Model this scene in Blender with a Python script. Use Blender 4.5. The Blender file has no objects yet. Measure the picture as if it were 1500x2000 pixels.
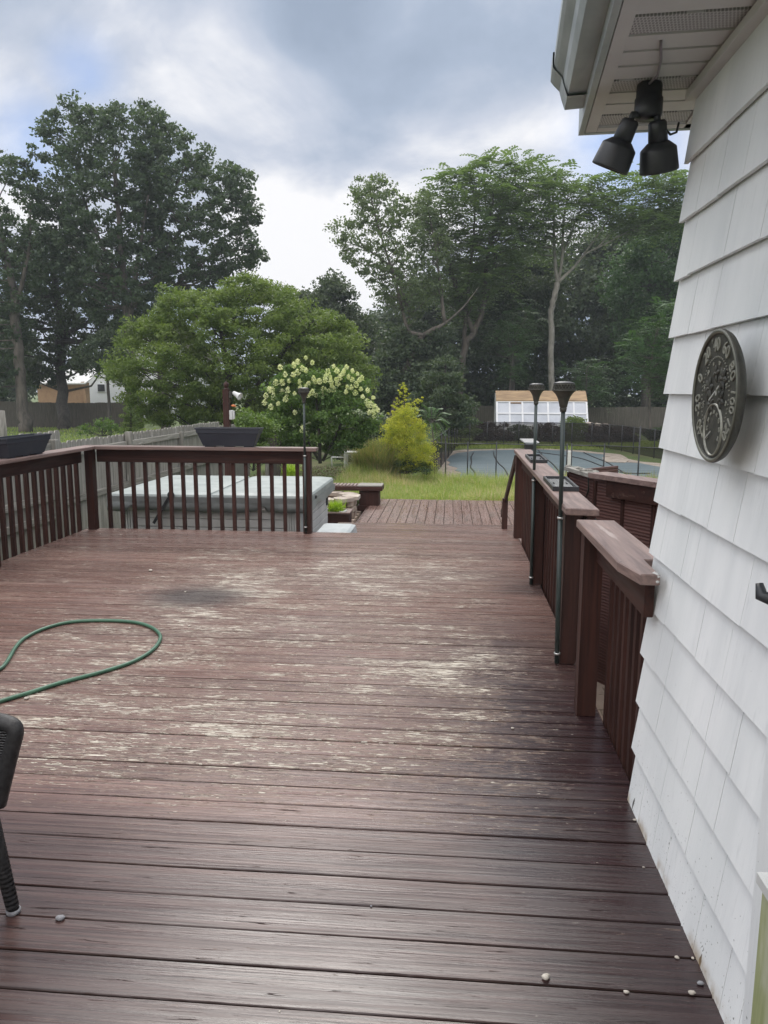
import bpy, math, random
import numpy as np
from math import sin, cos, pi, radians, sqrt, atan2
R = radians
# ------------------------------------------------------------------ camera, world, sun
sc = bpy.context.scene
FPX, PIT, YAW, ROLL, HCAM = 1490.0, R(9.07), R(4.92), R(0.17), 1.6
cam = bpy.data.cameras.new("Camera"); camo = bpy.data.objects.new("Camera", cam)
sc.collection.objects.link(camo); sc.camera = camo
cam.sensor_fit = 'VERTICAL'; cam.sensor_height = 36; cam.lens = FPX / 2000 * 36
cam.clip_start = 0.05; cam.clip_end = 2000
fw = np.array([-sin(YAW) * cos(PIT), cos(YAW) * cos(PIT), -sin(PIT)])
rt = np.array([cos(YAW), sin(YAW), 0.0]); up = np.cross(rt, fw)
rt2 = rt * cos(ROLL) + up * sin(ROLL); up2 = -rt * sin(ROLL) + up * cos(ROLL)
from mathutils import Matrix, Vector
mw = Matrix.Identity(4)
for i in range(3):
    mw[i][0] = rt2[i]; mw[i][1] = up2[i]; mw[i][2] = -fw[i]
mw[2][3] = HCAM
camo.matrix_world = mw
sc.view_settings.view_transform = 'Standard'; sc.view_settings.look = 'None'
sc.view_settings.exposure = 0.0; sc.view_settings.gamma = 1.0

SUN_EL, SUN_AZ = R(44), R(-9)      # azimuth from +Y towards +X
w = bpy.data.worlds.new("World"); sc.world = w; w.use_nodes = True
nt = w.node_tree; nt.nodes.clear()
def N(nt, t, **k):
    n = nt.nodes.new(t)
    for a, b in k.items(): setattr(n, a, b)
    return n
def mathn(nt, op, a, b=None, c=None, clamp=False):
    n = N(nt, 'ShaderNodeMath', operation=op); n.use_clamp = clamp
    for i, v in enumerate((a, b, c)):
        if v is None: continue
        if isinstance(v, (int, float)): n.inputs[i].default_value = v
        else: nt.links.new(v, n.inputs[i])
    return n.outputs[0]
def mapr(nt, v, a, b, c=0.0, d=1.0, smooth=True):
    n = N(nt, 'ShaderNodeMapRange'); n.interpolation_type = 'SMOOTHSTEP' if smooth else 'LINEAR'
    nt.links.new(v, n.inputs['Value'])
    for k, x in (('From Min', a), ('From Max', b), ('To Min', c), ('To Max', d)): n.inputs[k].default_value = x
    return n.outputs['Result']
def mixc(nt, f, a, b, mode='MIX'):
    n = N(nt, 'ShaderNodeMix', data_type='RGBA', blend_type=mode)
    for s, v in ((n.inputs[0], f), (n.inputs[6], a), (n.inputs[7], b)):
        if isinstance(v, (int, float)): s.default_value = v
        elif isinstance(v, tuple): s.default_value = (v[0], v[1], v[2], 1)
        else: nt.links.new(v, s)
    return n.outputs[2]
def noise(nt, vec, scale, detail=4, rough=0.55, dist=0.0):
    n = N(nt, 'ShaderNodeTexNoise'); nt.links.new(vec, n.inputs['Vector'])
    n.inputs['Scale'].default_value = scale; n.inputs['Detail'].default_value = detail
    n.inputs['Roughness'].default_value = rough; n.inputs['Distortion'].default_value = dist
    return n.outputs['Fac']
def mapping(nt, vec, scale=(1, 1, 1), loc=(0, 0, 0), rot=(0, 0, 0)):
    n = N(nt, 'ShaderNodeMapping'); nt.links.new(vec, n.inputs['Vector'])
    n.inputs['Scale'].default_value = scale; n.inputs['Location'].default_value = loc; n.inputs['Rotation'].default_value = rot
    return n.outputs[0]

def pxdir(x, y):
    d = fw * FPX + rt2 * (x - 750) - up2 * (y - 1000)
    return d / np.linalg.norm(d)
tc = N(nt, 'ShaderNodeTexCoord')
gen = tc.outputs['Generated']
sep = N(nt, 'ShaderNodeSeparateXYZ'); nt.links.new(gen, sep.inputs[0])
zz = mathn(nt, 'ADD', mathn(nt, 'MAXIMUM', sep.outputs[2], 0.0), 0.38)
cx = mathn(nt, 'DIVIDE', sep.outputs[0], zz); cy = mathn(nt, 'DIVIDE', sep.outputs[1], zz)
comb = N(nt, 'ShaderNodeCombineXYZ'); nt.links.new(cx, comb.inputs[0]); nt.links.new(cy, comb.inputs[1])
n1 = noise(nt, mapping(nt, comb.outputs[0], (1, 1, 1), (3.1, 0.6, 0)), 1.0, 9, 0.54, 0.35)
n2 = noise(nt, mapping(nt, comb.outputs[0], (1, 1, 1), (8.0, 2.0, 4)), 3.0, 8, 0.55, 0.3)
def spot(px, py, r0, r1):
    d = pxdir(px, py)
    vm = N(nt, 'ShaderNodeVectorMath', operation='DISTANCE'); nt.links.new(gen, vm.inputs[0]); vm.inputs[1].default_value = tuple(d)
    return mapr(nt, vm.outputs['Value'], r0, r1, 1.0, 0.0)
cl = mathn(nt, 'ADD', mathn(nt, 'MULTIPLY', n1, 0.85), mathn(nt, 'MULTIPLY', n2, 0.65)); cl = mathn(nt, 'SUBTRACT', cl, 0.262)
lay = None
for (px, py, r1, amt) in ((450, 125, .15, .17), (600, 480, .24, .24), (60, 250, .22, .12), (300, 100, .12, .06), (1100, 260, .12, .08), (760, 330, .2, .09), (1000, 300, .18, .14),
                          (120, 20, .2, -.05), (640, 190, .17, -.09), (900, 60, .35, -.05), (820, 230, .14, -.03), (1250, 330, .12, .08)):
    s = mathn(nt, 'MULTIPLY', spot(px, py, 0.0, r1), amt)
    lay = s if lay is None else mathn(nt, 'ADD', lay, s)
cl = mathn(nt, 'ADD', cl, lay)
cr = N(nt, 'ShaderNodeValToRGB'); nt.links.new(cl, cr.inputs[0])
e = cr.color_ramp.elements
e[0].position = 0.36; e[0].color = (0.35, 0.425, 0.55, 1)
e[1].position = 0.70; e[1].color = (1.0, 1.0, 1.02, 1)
x = e.new(0.46); x.color = (0.43, 0.51, 0.645, 1)
x = e.new(0.57); x.color = (0.62, 0.67, 0.78, 1)
sky = N(nt, 'ShaderNodeTexSky', sky_type='NISHITA'); sky.sun_disc = False
sky.sun_elevation = SUN_EL; sky.sun_rotation = SUN_AZ
skc = mixc(nt, 1.0, sky.outputs[0], (0.062, 0.082, 0.115), 'MULTIPLY')
hole = None
for (px, py, r1) in ((162, 138, .06), (62, 272, .075), (1235, 285, .12), (1180, 262, .07)):
    s = spot(px, py, 0.0, r1)
    hole = s if hole is None else mathn(nt, 'MAXIMUM', hole, s)
hole = mathn(nt, 'MULTIPLY', hole, mapr(nt, n2, 0.38, 0.62, 1.0, 0.55))
hole = mathn(nt, 'MULTIPLY', hole, 0.75)
skyc = mixc(nt, hole, cr.outputs[0], skc)
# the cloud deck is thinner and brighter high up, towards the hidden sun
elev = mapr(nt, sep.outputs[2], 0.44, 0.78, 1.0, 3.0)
# unseen sky boost added behind and left of the deck to light the wall
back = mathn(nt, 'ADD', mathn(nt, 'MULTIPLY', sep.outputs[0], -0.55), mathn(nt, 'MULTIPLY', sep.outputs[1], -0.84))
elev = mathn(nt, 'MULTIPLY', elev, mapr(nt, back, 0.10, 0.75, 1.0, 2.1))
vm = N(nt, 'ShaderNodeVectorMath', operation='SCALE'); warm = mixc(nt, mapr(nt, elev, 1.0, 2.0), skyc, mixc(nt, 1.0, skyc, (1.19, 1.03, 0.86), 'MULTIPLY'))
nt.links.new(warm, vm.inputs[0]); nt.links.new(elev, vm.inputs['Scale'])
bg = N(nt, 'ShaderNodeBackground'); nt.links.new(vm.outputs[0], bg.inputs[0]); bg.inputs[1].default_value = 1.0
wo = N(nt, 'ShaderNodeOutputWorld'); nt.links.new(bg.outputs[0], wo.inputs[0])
w.cycles.sampling_method = 'MANUAL'; w.cycles.sample_map_resolution = 512

sl = bpy.data.lights.new("Sun", 'SUN'); sl.energy = 1.6; sl.angle = R(24); sl.color = (1.0, 0.96, 0.9)
so = bpy.data.objects.new("Sun", sl); sc.collection.objects.link(so)
sd = Vector((sin(SUN_AZ) * cos(SUN_EL), cos(SUN_AZ) * cos(SUN_EL), sin(SUN_EL)))
so.rotation_euler = sd.to_track_quat('Z', 'Y').to_euler(); so.location = (0, 0, 30)

# ------------------------------------------------------------------ measuring helpers (photo pixel -> metres)
CAM = np.array([0, 0, HCAM])
def ray(x, y): return fw * FPX + rt2 * (x - 750) - up2 * (y - 1000)
def gz(x, y, z=0.0):
    d = ray(x, y); return CAM + d * ((z - HCAM) / d[2])
def gy(x, y, Y):
    d = ray(x, y); return CAM + d * (Y / d[1])

# ------------------------------------------------------------------ object helpers
COL = sc.collection
def tag(o, label=None, cat=None, group=None, kind=None):
    if label: o['label'] = label
    if cat: o['category'] = cat
    if group: o['group'] = group
    if kind: o['kind'] = kind
    return o
def thing(name, loc, label, cat, group=None, rz=0.0):
    o = bpy.data.objects.new(name, None); COL.objects.link(o)
    o.empty_display_size = 0.1; o.location = loc; o.rotation_euler = (0, 0, rz)
    return tag(o, label, cat, group)
class MB:
    def __init__(s): s.v = []; s.f = []; s.sm = []; s.mi = []; s.cur = 0
    def add(s, vs, fs, smooth=False):
        b = len(s.v); s.v += [tuple(map(float, p)) for p in vs]
        for f in fs: s.f.append(tuple(b + i for i in f)); s.sm.append(smooth); s.mi.append(s.cur)
    def box(s, a, b, bev=0.0):
        x0, y0, z0 = a; x1, y1, z1 = b
        if bev <= 0:
            vs = [(x0, y0, z0), (x1, y0, z0), (x1, y1, z0), (x0, y1, z0), (x0, y0, z1), (x1, y0, z1), (x1, y1, z1), (x0, y1, z1)]
            s.add(vs, [(0, 3, 2, 1), (4, 5, 6, 7), (0, 1, 5, 4), (1, 2, 6, 5), (2, 3, 7, 6), (3, 0, 4, 7)])
        else:
            s.prism([(x0, y0), (x1, y0), (x1, y1), (x0, y1)], z0, z1, bev)
    def prism(s, poly, z0, z1, bev=0.0):
        n = len(poly)
        ar = sum(poly[i][0] * poly[(i + 1) % n][1] - poly[(i + 1) % n][0] * poly[i][1] for i in range(n))
        if ar < 0: poly = poly[::-1]
        if bev <= 0:
            vs = [(p[0], p[1], z0) for p in poly] + [(p[0], p[1], z1) for p in poly]
            s.add(vs, [tuple(range(n))[::-1], tuple(range(n, 2 * n))] + [(i, (i + 1) % n, n + (i + 1) % n, n + i) for i in range(n)])
            return
        def inset(d):
            out = []
            for i in range(n):
                p0 = np.array(poly[i - 1]); p = np.array(poly[i]); p2 = np.array(poly[(i + 1) % n])
                a = (p - p0) / np.linalg.norm(p - p0); b = (p2 - p) / np.linalg.norm(p2 - p)
                na = np.array([-a[1], a[0]]); nb = np.array([-b[1], b[0]])
                m = na + nb; m = m / max(1e-6, m @ m) * 2
                out.append(tuple(p + m * d))
            return out
        I = inset(bev)
        rings = [[(p[0], p[1], z0) for p in I], [(p[0], p[1], z0 + bev) for p in poly], [(p[0], p[1], z1 - bev) for p in poly], [(p[0], p[1], z1) for p in I]]
        vs = sum(rings, [])
        fs = [tuple(range(n))[::-1], tuple(range(3 * n, 4 * n))]
        for k in range(3):
            fs += [(k * n + i, k * n + (i + 1) % n, (k + 1) * n + (i + 1) % n, (k + 1) * n + i) for i in range(n)]
        s.add(vs, fs)
    def obox(s, c, ax, ay, az, hx, hy, hz):
        c = np.array(c, float); ax = np.array(ax, float) * hx; ay = np.array(ay, float) * hy; az = np.array(az, float) * hz
        vs = [c + sx * ax + sy * ay + sz * az for sz in (-1, 1) for sx, sy in ((-1, -1), (1, -1), (1, 1), (-1, 1))]
        s.add(vs, [(0, 3, 2, 1), (4, 5, 6, 7), (0, 1, 5, 4), (1, 2, 6, 5), (2, 3, 7, 6), (3, 0, 4, 7)])
    def bar(s, a, b, wd, th, upv=(0, 0, 1)):
        a = np.array(a, float); b = np.array(b, float); d = b - a; L = np.linalg.norm(d); d /= L
        u = np.array(upv, float); u = u - d * (u @ d); u /= np.linalg.norm(u); r = np.cross(d, u)
        s.obox((a + b) / 2, d, r, u, L / 2, wd / 2, th / 2)
    def tube(s, pts, rad, n=8, cap=True, smooth=True):
        pts = [np.array(p, float) for p in pts]
        if isinstance(rad, (int, float)): rad = [rad] * len(pts)
        ref = np.array([0.31, 0.17, 0.93]); vs = []
        prev = None
        for i, p in enumerate(pts):
            t = pts[min(i + 1, len(pts) - 1)] - pts[max(i - 1, 0)]; t = t / max(1e-9, np.linalg.norm(t))
            u = (ref if prev is None else prev); u = u - t * (u @ t)
            if np.linalg.norm(u) < 1e-3: u = np.array([1.0, 0, 0]) - t * t[0]
            u = u / np.linalg.norm(u); prev = u; v = np.cross(t, u)
            for k in range(n):
                a = 2 * pi * k / n; vs.append(p + rad[i] * (cos(a) * u + sin(a) * v))
        fs = []
        for i in range(len(pts) - 1):
            for k in range(n):
                fs.append((i * n + k, i * n + (k + 1) % n, (i + 1) * n + (k + 1) % n, (i + 1) * n + k))
        s.add(vs, fs, smooth)
        if cap:
            b = len(s.v) - len(vs)
            s.f.append(tuple(b + k for k in range(n))[::-1]); s.sm.append(False); s.mi.append(s.cur)
            q = b + (len(pts) - 1) * n; s.f.append(tuple(q + k for k in range(n))); s.sm.append(False); s.mi.append(s.cur)
    def lathe(s, prof, c=(0, 0, 0), axis=(0, 0, 1), n=24, smooth=True):
        ax = np.array(axis, float); ax /= np.linalg.norm(ax)
        u = np.array([1.0, 0, 0]) if abs(ax[0]) < 0.9 else np.array([0, 1.0, 0])
        u = u - ax * (u @ ax); u /= np.linalg.norm(u); v = np.cross(ax, u); c = np.array(c, float)
        vs = []
        for r, h in prof:
            for k in range(n):
                a = 2 * pi * k / n; vs.append(c + ax * h + r * (cos(a) * u + sin(a) * v))
        fs = []
        m = len(prof)
        for i in range(m - 1):
            for k in range(n): fs.append((i * n + k, i * n + (k + 1) % n, (i + 1) * n + (k + 1) % n, (i + 1) * n + k))
        s.add(vs, fs, smooth)
    def build(s, name, mat, parent=None, hide_loc=None):
        me = bpy.data.meshes.new(name)
        v = s.v
        loc = None
        if parent is not None and not getattr(s, 'local', False):
            inv = world_of(parent).inverted()
            v = [tuple(inv @ Vector(p)) for p in s.v]
        me.from_pydata(v, [], s.f); me.update()
        me.polygons.foreach_set('use_smooth', s.sm)
        mats = mat if isinstance(mat, (list, tuple)) else [mat]
        for m_ in mats: me.materials.append(m_)
        if len(mats) > 1: me.polygons.foreach_set('material_index', s.mi)
        o = bpy.data.objects.new(name, me); COL.objects.link(o)
        if parent is not None: o.parent = parent
        return o
def world_of(o):
    m = Matrix.Translation(o.location) @ o.rotation_euler.to_matrix().to_4x4()
    return world_of(o.parent) @ m if o.parent else m
def copy_tree(o, parent=None):
    c = o.copy(); COL.objects.link(c); c.parent = parent
    for ch in list(o.children): copy_tree(ch, c)
    return c

# ------------------------------------------------------------------ materials
def newmat(name):
    m = bpy.data.materials.new(name); m.use_nodes = True
    nt = m.node_tree; b = nt.nodes['Principled BSDF']
    return m, nt, b
def setv(b, k, v):
    b.inputs[k].default_value = v
def lk(nt, a, b): nt.links.new(a, b)
def bump(nt, b, h, strength=0.3, dist=0.01):
    n = N(nt, 'ShaderNodeBump'); n.inputs['Strength'].default_value = strength; n.inputs['Distance'].default_value = dist
    lk(nt, h, n.inputs['Height']); lk(nt, n.outputs[0], b.inputs['Normal'])
def obj_co(nt): return N(nt, 'ShaderNodeTexCoord').outputs['Object']
def simple(name, c1, c2=None, rough=0.6, scale=8.0, metal=0.0, bstr=0.15, stretch=(1, 1, 1), spec=0.5):
    m, nt, b = newmat(name); co = mapping(nt, obj_co(nt), stretch)
    c2 = c2 or tuple(x * 0.75 for x in c1)
    f = noise(nt, co, scale, 6, 0.6)
    lk(nt, mixc(nt, mapr(nt, f, 0.3, 0.7), c1, c2), b.inputs['Base Color'])
    lk(nt, mapr(nt, f, 0.2, 0.8, rough - 0.08, rough + 0.1), b.inputs['Roughness']); setv(b, 'Metallic', metal); setv(b, 'Specular IOR Level', spec)
    bump(nt, b, noise(nt, co, scale * 5, 5, 0.6), bstr, 0.004)
    return m
def wood(name, c1, c2, axis, rough=0.5, wear=None, wear_amt=0.0, bstr=0.4, spec=0.5, dirt=0.0):
    """stained lumber with grain running along one axis (0,1,2)"""
    m, nt, b = newmat(name); oc = obj_co(nt)
    oi = N(nt, 'ShaderNodeObjectInfo')
    s = [38, 38, 38]; s[axis] = 1.6
    vadd = N(nt, 'ShaderNodeVectorMath', operation='ADD'); lk(nt, oc, vadd.inputs[0])
    cmb = N(nt, 'ShaderNodeCombineXYZ')
    for i in range(3): lk(nt, mathn(nt, 'MULTIPLY', oi.outputs['Random'], 7.3 + i), cmb.inputs[i])
    lk(nt, cmb.outputs[0], vadd.inputs[1]); co = vadd.outputs[0]
    g = noise(nt, mapping(nt, co, tuple(s)), 1.0, 8, 0.6, 0.6)
    s2 = [9, 9, 9]; s2[axis] = 0.9
    g2 = noise(nt, mapping(nt, co, tuple(s2)), 1.0, 5, 0.6, 0.8)
    blot = noise(nt, co, 2.2, 4, 0.6)
    c = mixc(nt, mapr(nt, g, 0.3, 0.7), c1, c2)
    c = mixc(nt, mapr(nt, blot, 0.35, 0.7, 0.0, 0.5), c, tuple(x * 0.62 for x in c1))
    tint = mathn(nt, 'ADD', mathn(nt, 'MULTIPLY', oi.outputs['Random'], 0.3), 0.85)
    hv = N(nt, 'ShaderNodeHueSaturation'); lk(nt, c, hv.inputs['Color']); lk(nt, tint, hv.inputs['Value']); c = hv.outputs[0]
    if wear:
        wm = mathn(nt, 'MULTIPLY', mapr(nt, g2, 0.62 - wear_amt, 0.72 - wear_amt), mapr(nt, g, 0.4, 0.6))
        c = mixc(nt, wm, c, wear)
    if dirt > 0:
        d = mapr(nt, noise(nt, co, 30, 4, 0.7), 0.63, 0.7, 0, dirt)
        c = mixc(nt, d, c, (0.02, 0.015, 0.012))
    lk(nt, c, b.inputs['Base Color'])
    lk(nt, mapr(nt, g2, 0.3, 0.7, rough - 0.1, rough + 0.15), b.inputs['Roughness']); setv(b, 'Specular IOR Level', spec)
    bump(nt, b, mathn(nt, 'ADD', g, mathn(nt, 'MULTIPLY', g2, 0.6)), bstr, 0.003)
    return m
def deck_mat(name, axis=0, peel=1.0, phase=2.301, pitch=0.14):
    m, nt, b = newmat(name); co = obj_co(nt)
    at = N(nt, 'ShaderNodeAttribute'); at.attribute_name = 'bid'; bid = at.outputs['Fac']
    off = N(nt, 'ShaderNodeCombineXYZ'); lk(nt, mathn(nt, 'MULTIPLY', bid, 31.7), off.inputs[axis]); lk(nt, mathn(nt, 'MULTIPLY', bid, 5.3), off.inputs[2])
    va = N(nt, 'ShaderNodeVectorMath', operation='ADD'); lk(nt, co, va.inputs[0]); lk(nt, off.outputs[0], va.inputs[1]); vc = va.outputs[0]
    s = [70, 70, 20]; s[axis] = 1.3
    grain = noise(nt, mapping(nt, vc, tuple(s)), 1.0, 9, 0.62, 1.1)
    s = [22, 22, 8]; s[axis] = 0.7
    grain2 = noise(nt, mapping(nt, vc, tuple(s)), 1.0, 6, 0.6, 1.6)
    s = [130, 130, 30]; s[axis] = 9
    fine = noise(nt, mapping(nt, vc, tuple(s)), 1.0, 6, 0.65, 0.3)
    big = noise(nt, mapping(nt, co, (0.9, 0.9, 0.9), (4.2, 1.7, 0)), 1.0, 3, 0.5)
    sp = N(nt, 'ShaderNodeSeparateXYZ'); lk(nt, co, sp.inputs[0])
    # stain colour : red brown in the middle and far part, painted dark near the house
    c = mixc(nt, mapr(nt, grain, 0.32, 0.68), (0.20, 0.118, 0.098), (0.095, 0.056, 0.048))
    hv = N(nt, 'ShaderNodeHueSaturation'); lk(nt, c, hv.inputs['Color'])
    lk(nt, mathn(nt, 'ADD', mathn(nt, 'MULTIPLY', bid, 0.35), 0.82), hv.inputs['Value']); c = hv.outputs[0]
    if axis == 0:
        # unworn stain on the near rows; weak reflection towards the house painted dark
        fx = mapr(nt, mathn(nt, 'ADD', sp.outputs[0], mathn(nt, 'MULTIPLY', big, 0.9)), 0.0, 0.85)
        fy = mapr(nt, mathn(nt, 'ADD', sp.outputs[1], mathn(nt, 'MULTIPLY', big, 0.8)), 3.4, 2.4, 0.0, 1.0)
        dk = mathn(nt, 'MAXIMUM', mathn(nt, 'MULTIPLY', fy, 0.75), mathn(nt, 'MULTIPLY', fx, mapr(nt, sp.outputs[1], 6.0, 3.6)))
        c = mixc(nt, dk, c, mixc(nt, mapr(nt, grain, 0.3, 0.7), (0.036, 0.017, 0.018), (0.016, 0.008, 0.010)))
        # worn zone
        wy = mathn(nt, 'MULTIPLY', mapr(nt, sp.outputs[1], 2.3, 3.1), mapr(nt, sp.outputs[1], 9.5, 7.0))
        wx = mathn(nt, 'MULTIPLY', mapr(nt, sp.outputs[0], -3.4, -1.8, 0.6, 1.0), mapr(nt, sp.outputs[0], 0.75, 0.1, 0.25, 1.0))
        zone = mathn(nt, 'MULTIPLY', wy, wx)
    else:
        zone = None
        c = mixc(nt, 0.55, c, (0.20, 0.13, 0.115))
    pn = noise(nt, mapping(nt, vc, (2.0, 5.0, 2.0) if axis == 0 else (5, 2, 2)), 1.0, 5, 0.65, 0.5)
    s = [95, 95, 10]; s[axis] = 12
    fl = noise(nt, mapping(nt, vc, tuple(s)), 1.0, 5, 0.62, 0.9)
    thr = mathn(nt, 'ADD', mathn(nt, 'MULTIPLY', pn, 0.48), mathn(nt, 'MULTIPLY', fl, 0.79))
    thr = mathn(nt, 'ADD', thr, mathn(nt, 'MULTIPLY', big, 0.22))
    if zone is not None: thr = mathn(nt, 'SUBTRACT', thr, mathn(nt, 'MULTIPLY', mathn(nt, 'SUBTRACT', 1.0, zone), 0.22))
    # weathered, thin stain
    worn = mapr(nt, thr, 0.66, 0.79)
    c = mixc(nt, mathn(nt, 'MULTIPLY', worn, 0.6 if peel >= 1 else 0.2), c, mixc(nt, mapr(nt, fine, 0.35, 0.65), (0.29, 0.205, 0.16), (0.12, 0.078, 0.062)))
    peelm = mapr(nt, thr, 0.826 if peel >= 1 else 0.92, 0.834 if peel >= 1 else 0.94)
    edge = mathn(nt, 'MULTIPLY', mapr(nt, thr, 0.800, 0.812), mathn(nt, 'SUBTRACT', 1.0, peelm))
    # dark bare spots where the stain has flaked away, sharp edged and broken up along the grain
    s = [150, 150, 20]; s[axis] = 20
    df = noise(nt, mapping(nt, vc, tuple(s), (7, 2, 5)), 1.0, 5, 0.68, 0.8)
    dthr = mathn(nt, 'ADD', df, mathn(nt, 'MULTIPLY', mathn(nt, 'SUBTRACT', thr, 0.72), 0.55))
    dm = mapr(nt, dthr, 0.60, 0.625)
    c = mixc(nt, mathn(nt, 'MULTIPLY', dm, 0.8 if peel >= 1 else 0.08), c, mixc(nt, mapr(nt, pn, 0.4, 0.6), (0.032, 0.020, 0.015), (0.065, 0.050, 0.032)))
    c = mixc(nt, mathn(nt, 'MULTIPLY', edge, 0.85), c, (0.035, 0.022, 0.016))
    s = [170, 170, 20]; s[axis] = 24
    f2 = noise(nt, mapping(nt, vc, tuple(s), (1, 8, 2)), 1.0, 4, 0.6, 0.6)
    sm2 = mapr(nt, mathn(nt, 'ADD', f2, mathn(nt, 'MULTIPLY', mathn(nt, 'SUBTRACT', thr, 0.74), 0.6)), 0.638, 0.652)
    if peel >= 1: peelm = mathn(nt, 'MAXIMUM', peelm, sm2)
    # dirt along the board edges
    fr = mathn(nt, 'FRACT', mathn(nt, 'DIVIDE', mathn(nt, 'SUBTRACT', sp.outputs[1 if axis == 0 else 0], phase - 50 * pitch), pitch))
    ed_ = mathn(nt, 'MULTIPLY', mathn(nt, 'ABSOLUTE', mathn(nt, 'SUBTRACT', fr, 0.5)), 2.0)
    edm = mapr(nt, mathn(nt, 'ADD', ed_, mathn(nt, 'MULTIPLY', fl, 0.10)), 0.96, 1.03)
    c = mixc(nt, mathn(nt, 'MULTIPLY', edm, 0.8), c, (0.025, 0.016, 0.013))
    peelm = mathn(nt, 'MULTIPLY', peelm, mathn(nt, 'SUBTRACT', 1.0, edm))
    pc = mixc(nt, mapr(nt, fine, 0.35, 0.65), (0.59, 0.56, 0.49), (0.35, 0.305, 0.25))
    c = mixc(nt, peelm, c, pc)
    # flat sawn figure
    wv = N(nt, 'ShaderNodeTexWave'); wv.bands_direction = 'Y' if axis == 0 else 'X'; wv.wave_profile = 'SAW'
    s = [9, 9, 3]; s[axis] = 0.85
    lk(nt, mapping(nt, vc, tuple(s)), wv.inputs['Vector']); wv.inputs['Scale'].default_value = 1.9; wv.inputs['Distortion'].default_value = 7.0; wv.inputs['Detail'].default_value = 2.5; wv.inputs['Detail Scale'].default_value = 0.8
    fig = wv.outputs['Fac']
    c = mixc(nt, mathn(nt, 'MULTIPLY', mapr(nt, fig, 0.72, 1.0), 0.35), c, (0.016, 0.010, 0.010))
    # checks and cracks
    s = [95, 95, 20]; s[axis] = 4.2
    ck = noise(nt, mapping(nt, vc, tuple(s), (3, 9, 1)), 1.0, 4, 0.6, 0.7)
    crack = mapr(nt, ck, 0.655, 0.69)
    c = mixc(nt, mathn(nt, 'MULTIPLY', crack, 0.8), c, (0.018, 0.012, 0.012))
    if axis == 0:
        # dark round mildew mark left by a pot
        def blob(px, py, rx, ry, amt):
            p = gz(px, py)
            mp = mapping(nt, co, (1 / rx, 1 / ry, 0), (-p[0] / rx, -p[1] / ry, 0))
            L = N(nt, 'ShaderNodeVectorMath', operation='LENGTH'); lk(nt, mp, L.inputs[0])
            return mathn(nt, 'MULTIPLY', mapr(nt, mathn(nt, 'ADD', L.outputs['Value'], mathn(nt, 'MULTIPLY', big, 0.5)), 0.45, 1.4, 1.0, 0.0), amt)
        c = mixc(nt, blob(385, 1165, 0.55, 0.42, 0.8), c, (0.03, 0.028, 0.03))
        c = mixc(nt, blob(1045, 1150, 0.35, 0.35, 0.5), c, (0.03, 0.026, 0.028))
    lk(nt, c, b.inputs['Base Color'])
    r = mapr(nt, grain2, 0.3, 0.7, 0.18, 0.36)
    r = mathn(nt, 'ADD', r, mathn(nt, 'MULTIPLY', worn, 0.16)); r = mathn(nt, 'ADD', r, mathn(nt, 'MULTIPLY', peelm, 0.2))
    lk(nt, r, b.inputs['Roughness']); 
    matt = mathn(nt, 'MAXIMUM', mathn(nt, 'MAXIMUM', mathn(nt, 'MULTIPLY', dm, 0.9), peelm), mathn(nt, 'MAXIMUM', edm, crack))
    sp_ = mathn(nt, 'SUBTRACT', mapr(nt, big, 0.35, 0.65, 0.36, 0.58), mathn(nt, 'MULTIPLY', worn, 0.20))
    lk(nt, mathn(nt, 'MULTIPLY', sp_, mathn(nt, 'SUBTRACT', 1.0, mathn(nt, 'MULTIPLY', matt, 0.92))), b.inputs['Specular IOR Level'])
    h = mathn(nt, 'ADD', mathn(nt, 'MULTIPLY', grain, 0.5), mathn(nt, 'MULTIPLY', grain2, 0.6))
    h = mathn(nt, 'ADD', h, mathn(nt, 'MULTIPLY', fine, 0.25))
    h = mathn(nt, 'SUBTRACT', h, mathn(nt, 'MULTIPLY', fig, 0.45)); h = mathn(nt, 'SUBTRACT', h, mathn(nt, 'MULTIPLY', crack, 0.7)); h = mathn(nt, 'SUBTRACT', h, mathn(nt, 'MULTIPLY', peelm, 0.35))
    bump(nt, b, h, 0.5, 0.003)
    return m
def leafmat(name, c1, c2, trans=0.35, rough=0.5, c3=None, spec=0.4):
    m = bpy.data.materials.new(name); m.use_nodes = True; nt = m.node_tree; nt.nodes.clear()
    at = N(nt, 'ShaderNodeAttribute'); at.attribute_name = 'var'
    f = at.outputs['Fac']
    c = mixc(nt, f, c1, c2)
    if c3: c = mixc(nt, mapr(nt, f, 0.80, 0.88), c, c3)
    pr_ = N(nt, 'ShaderNodeBsdfPrincipled'); lk(nt, c, pr_.inputs['Base Color']); setv(pr_, 'Roughness', rough); setv(pr_, 'Specular IOR Level', spec)
    tr = N(nt, 'ShaderNodeBsdfTranslucent'); lk(nt, mixc(nt, 1.0, c, (1.25, 1.3, 0.6), 'MULTIPLY'), tr.inputs['Color'])
    mx = N(nt, 'ShaderNodeMixShader'); mx.inputs[0].default_value = trans
    lk(nt, pr_.outputs[0], mx.inputs[1]); lk(nt, tr.outputs[0], mx.inputs[2])
    o = N(nt, 'ShaderNodeOutputMaterial'); lk(nt, mx.outputs[0], o.inputs[0])
    return m
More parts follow.
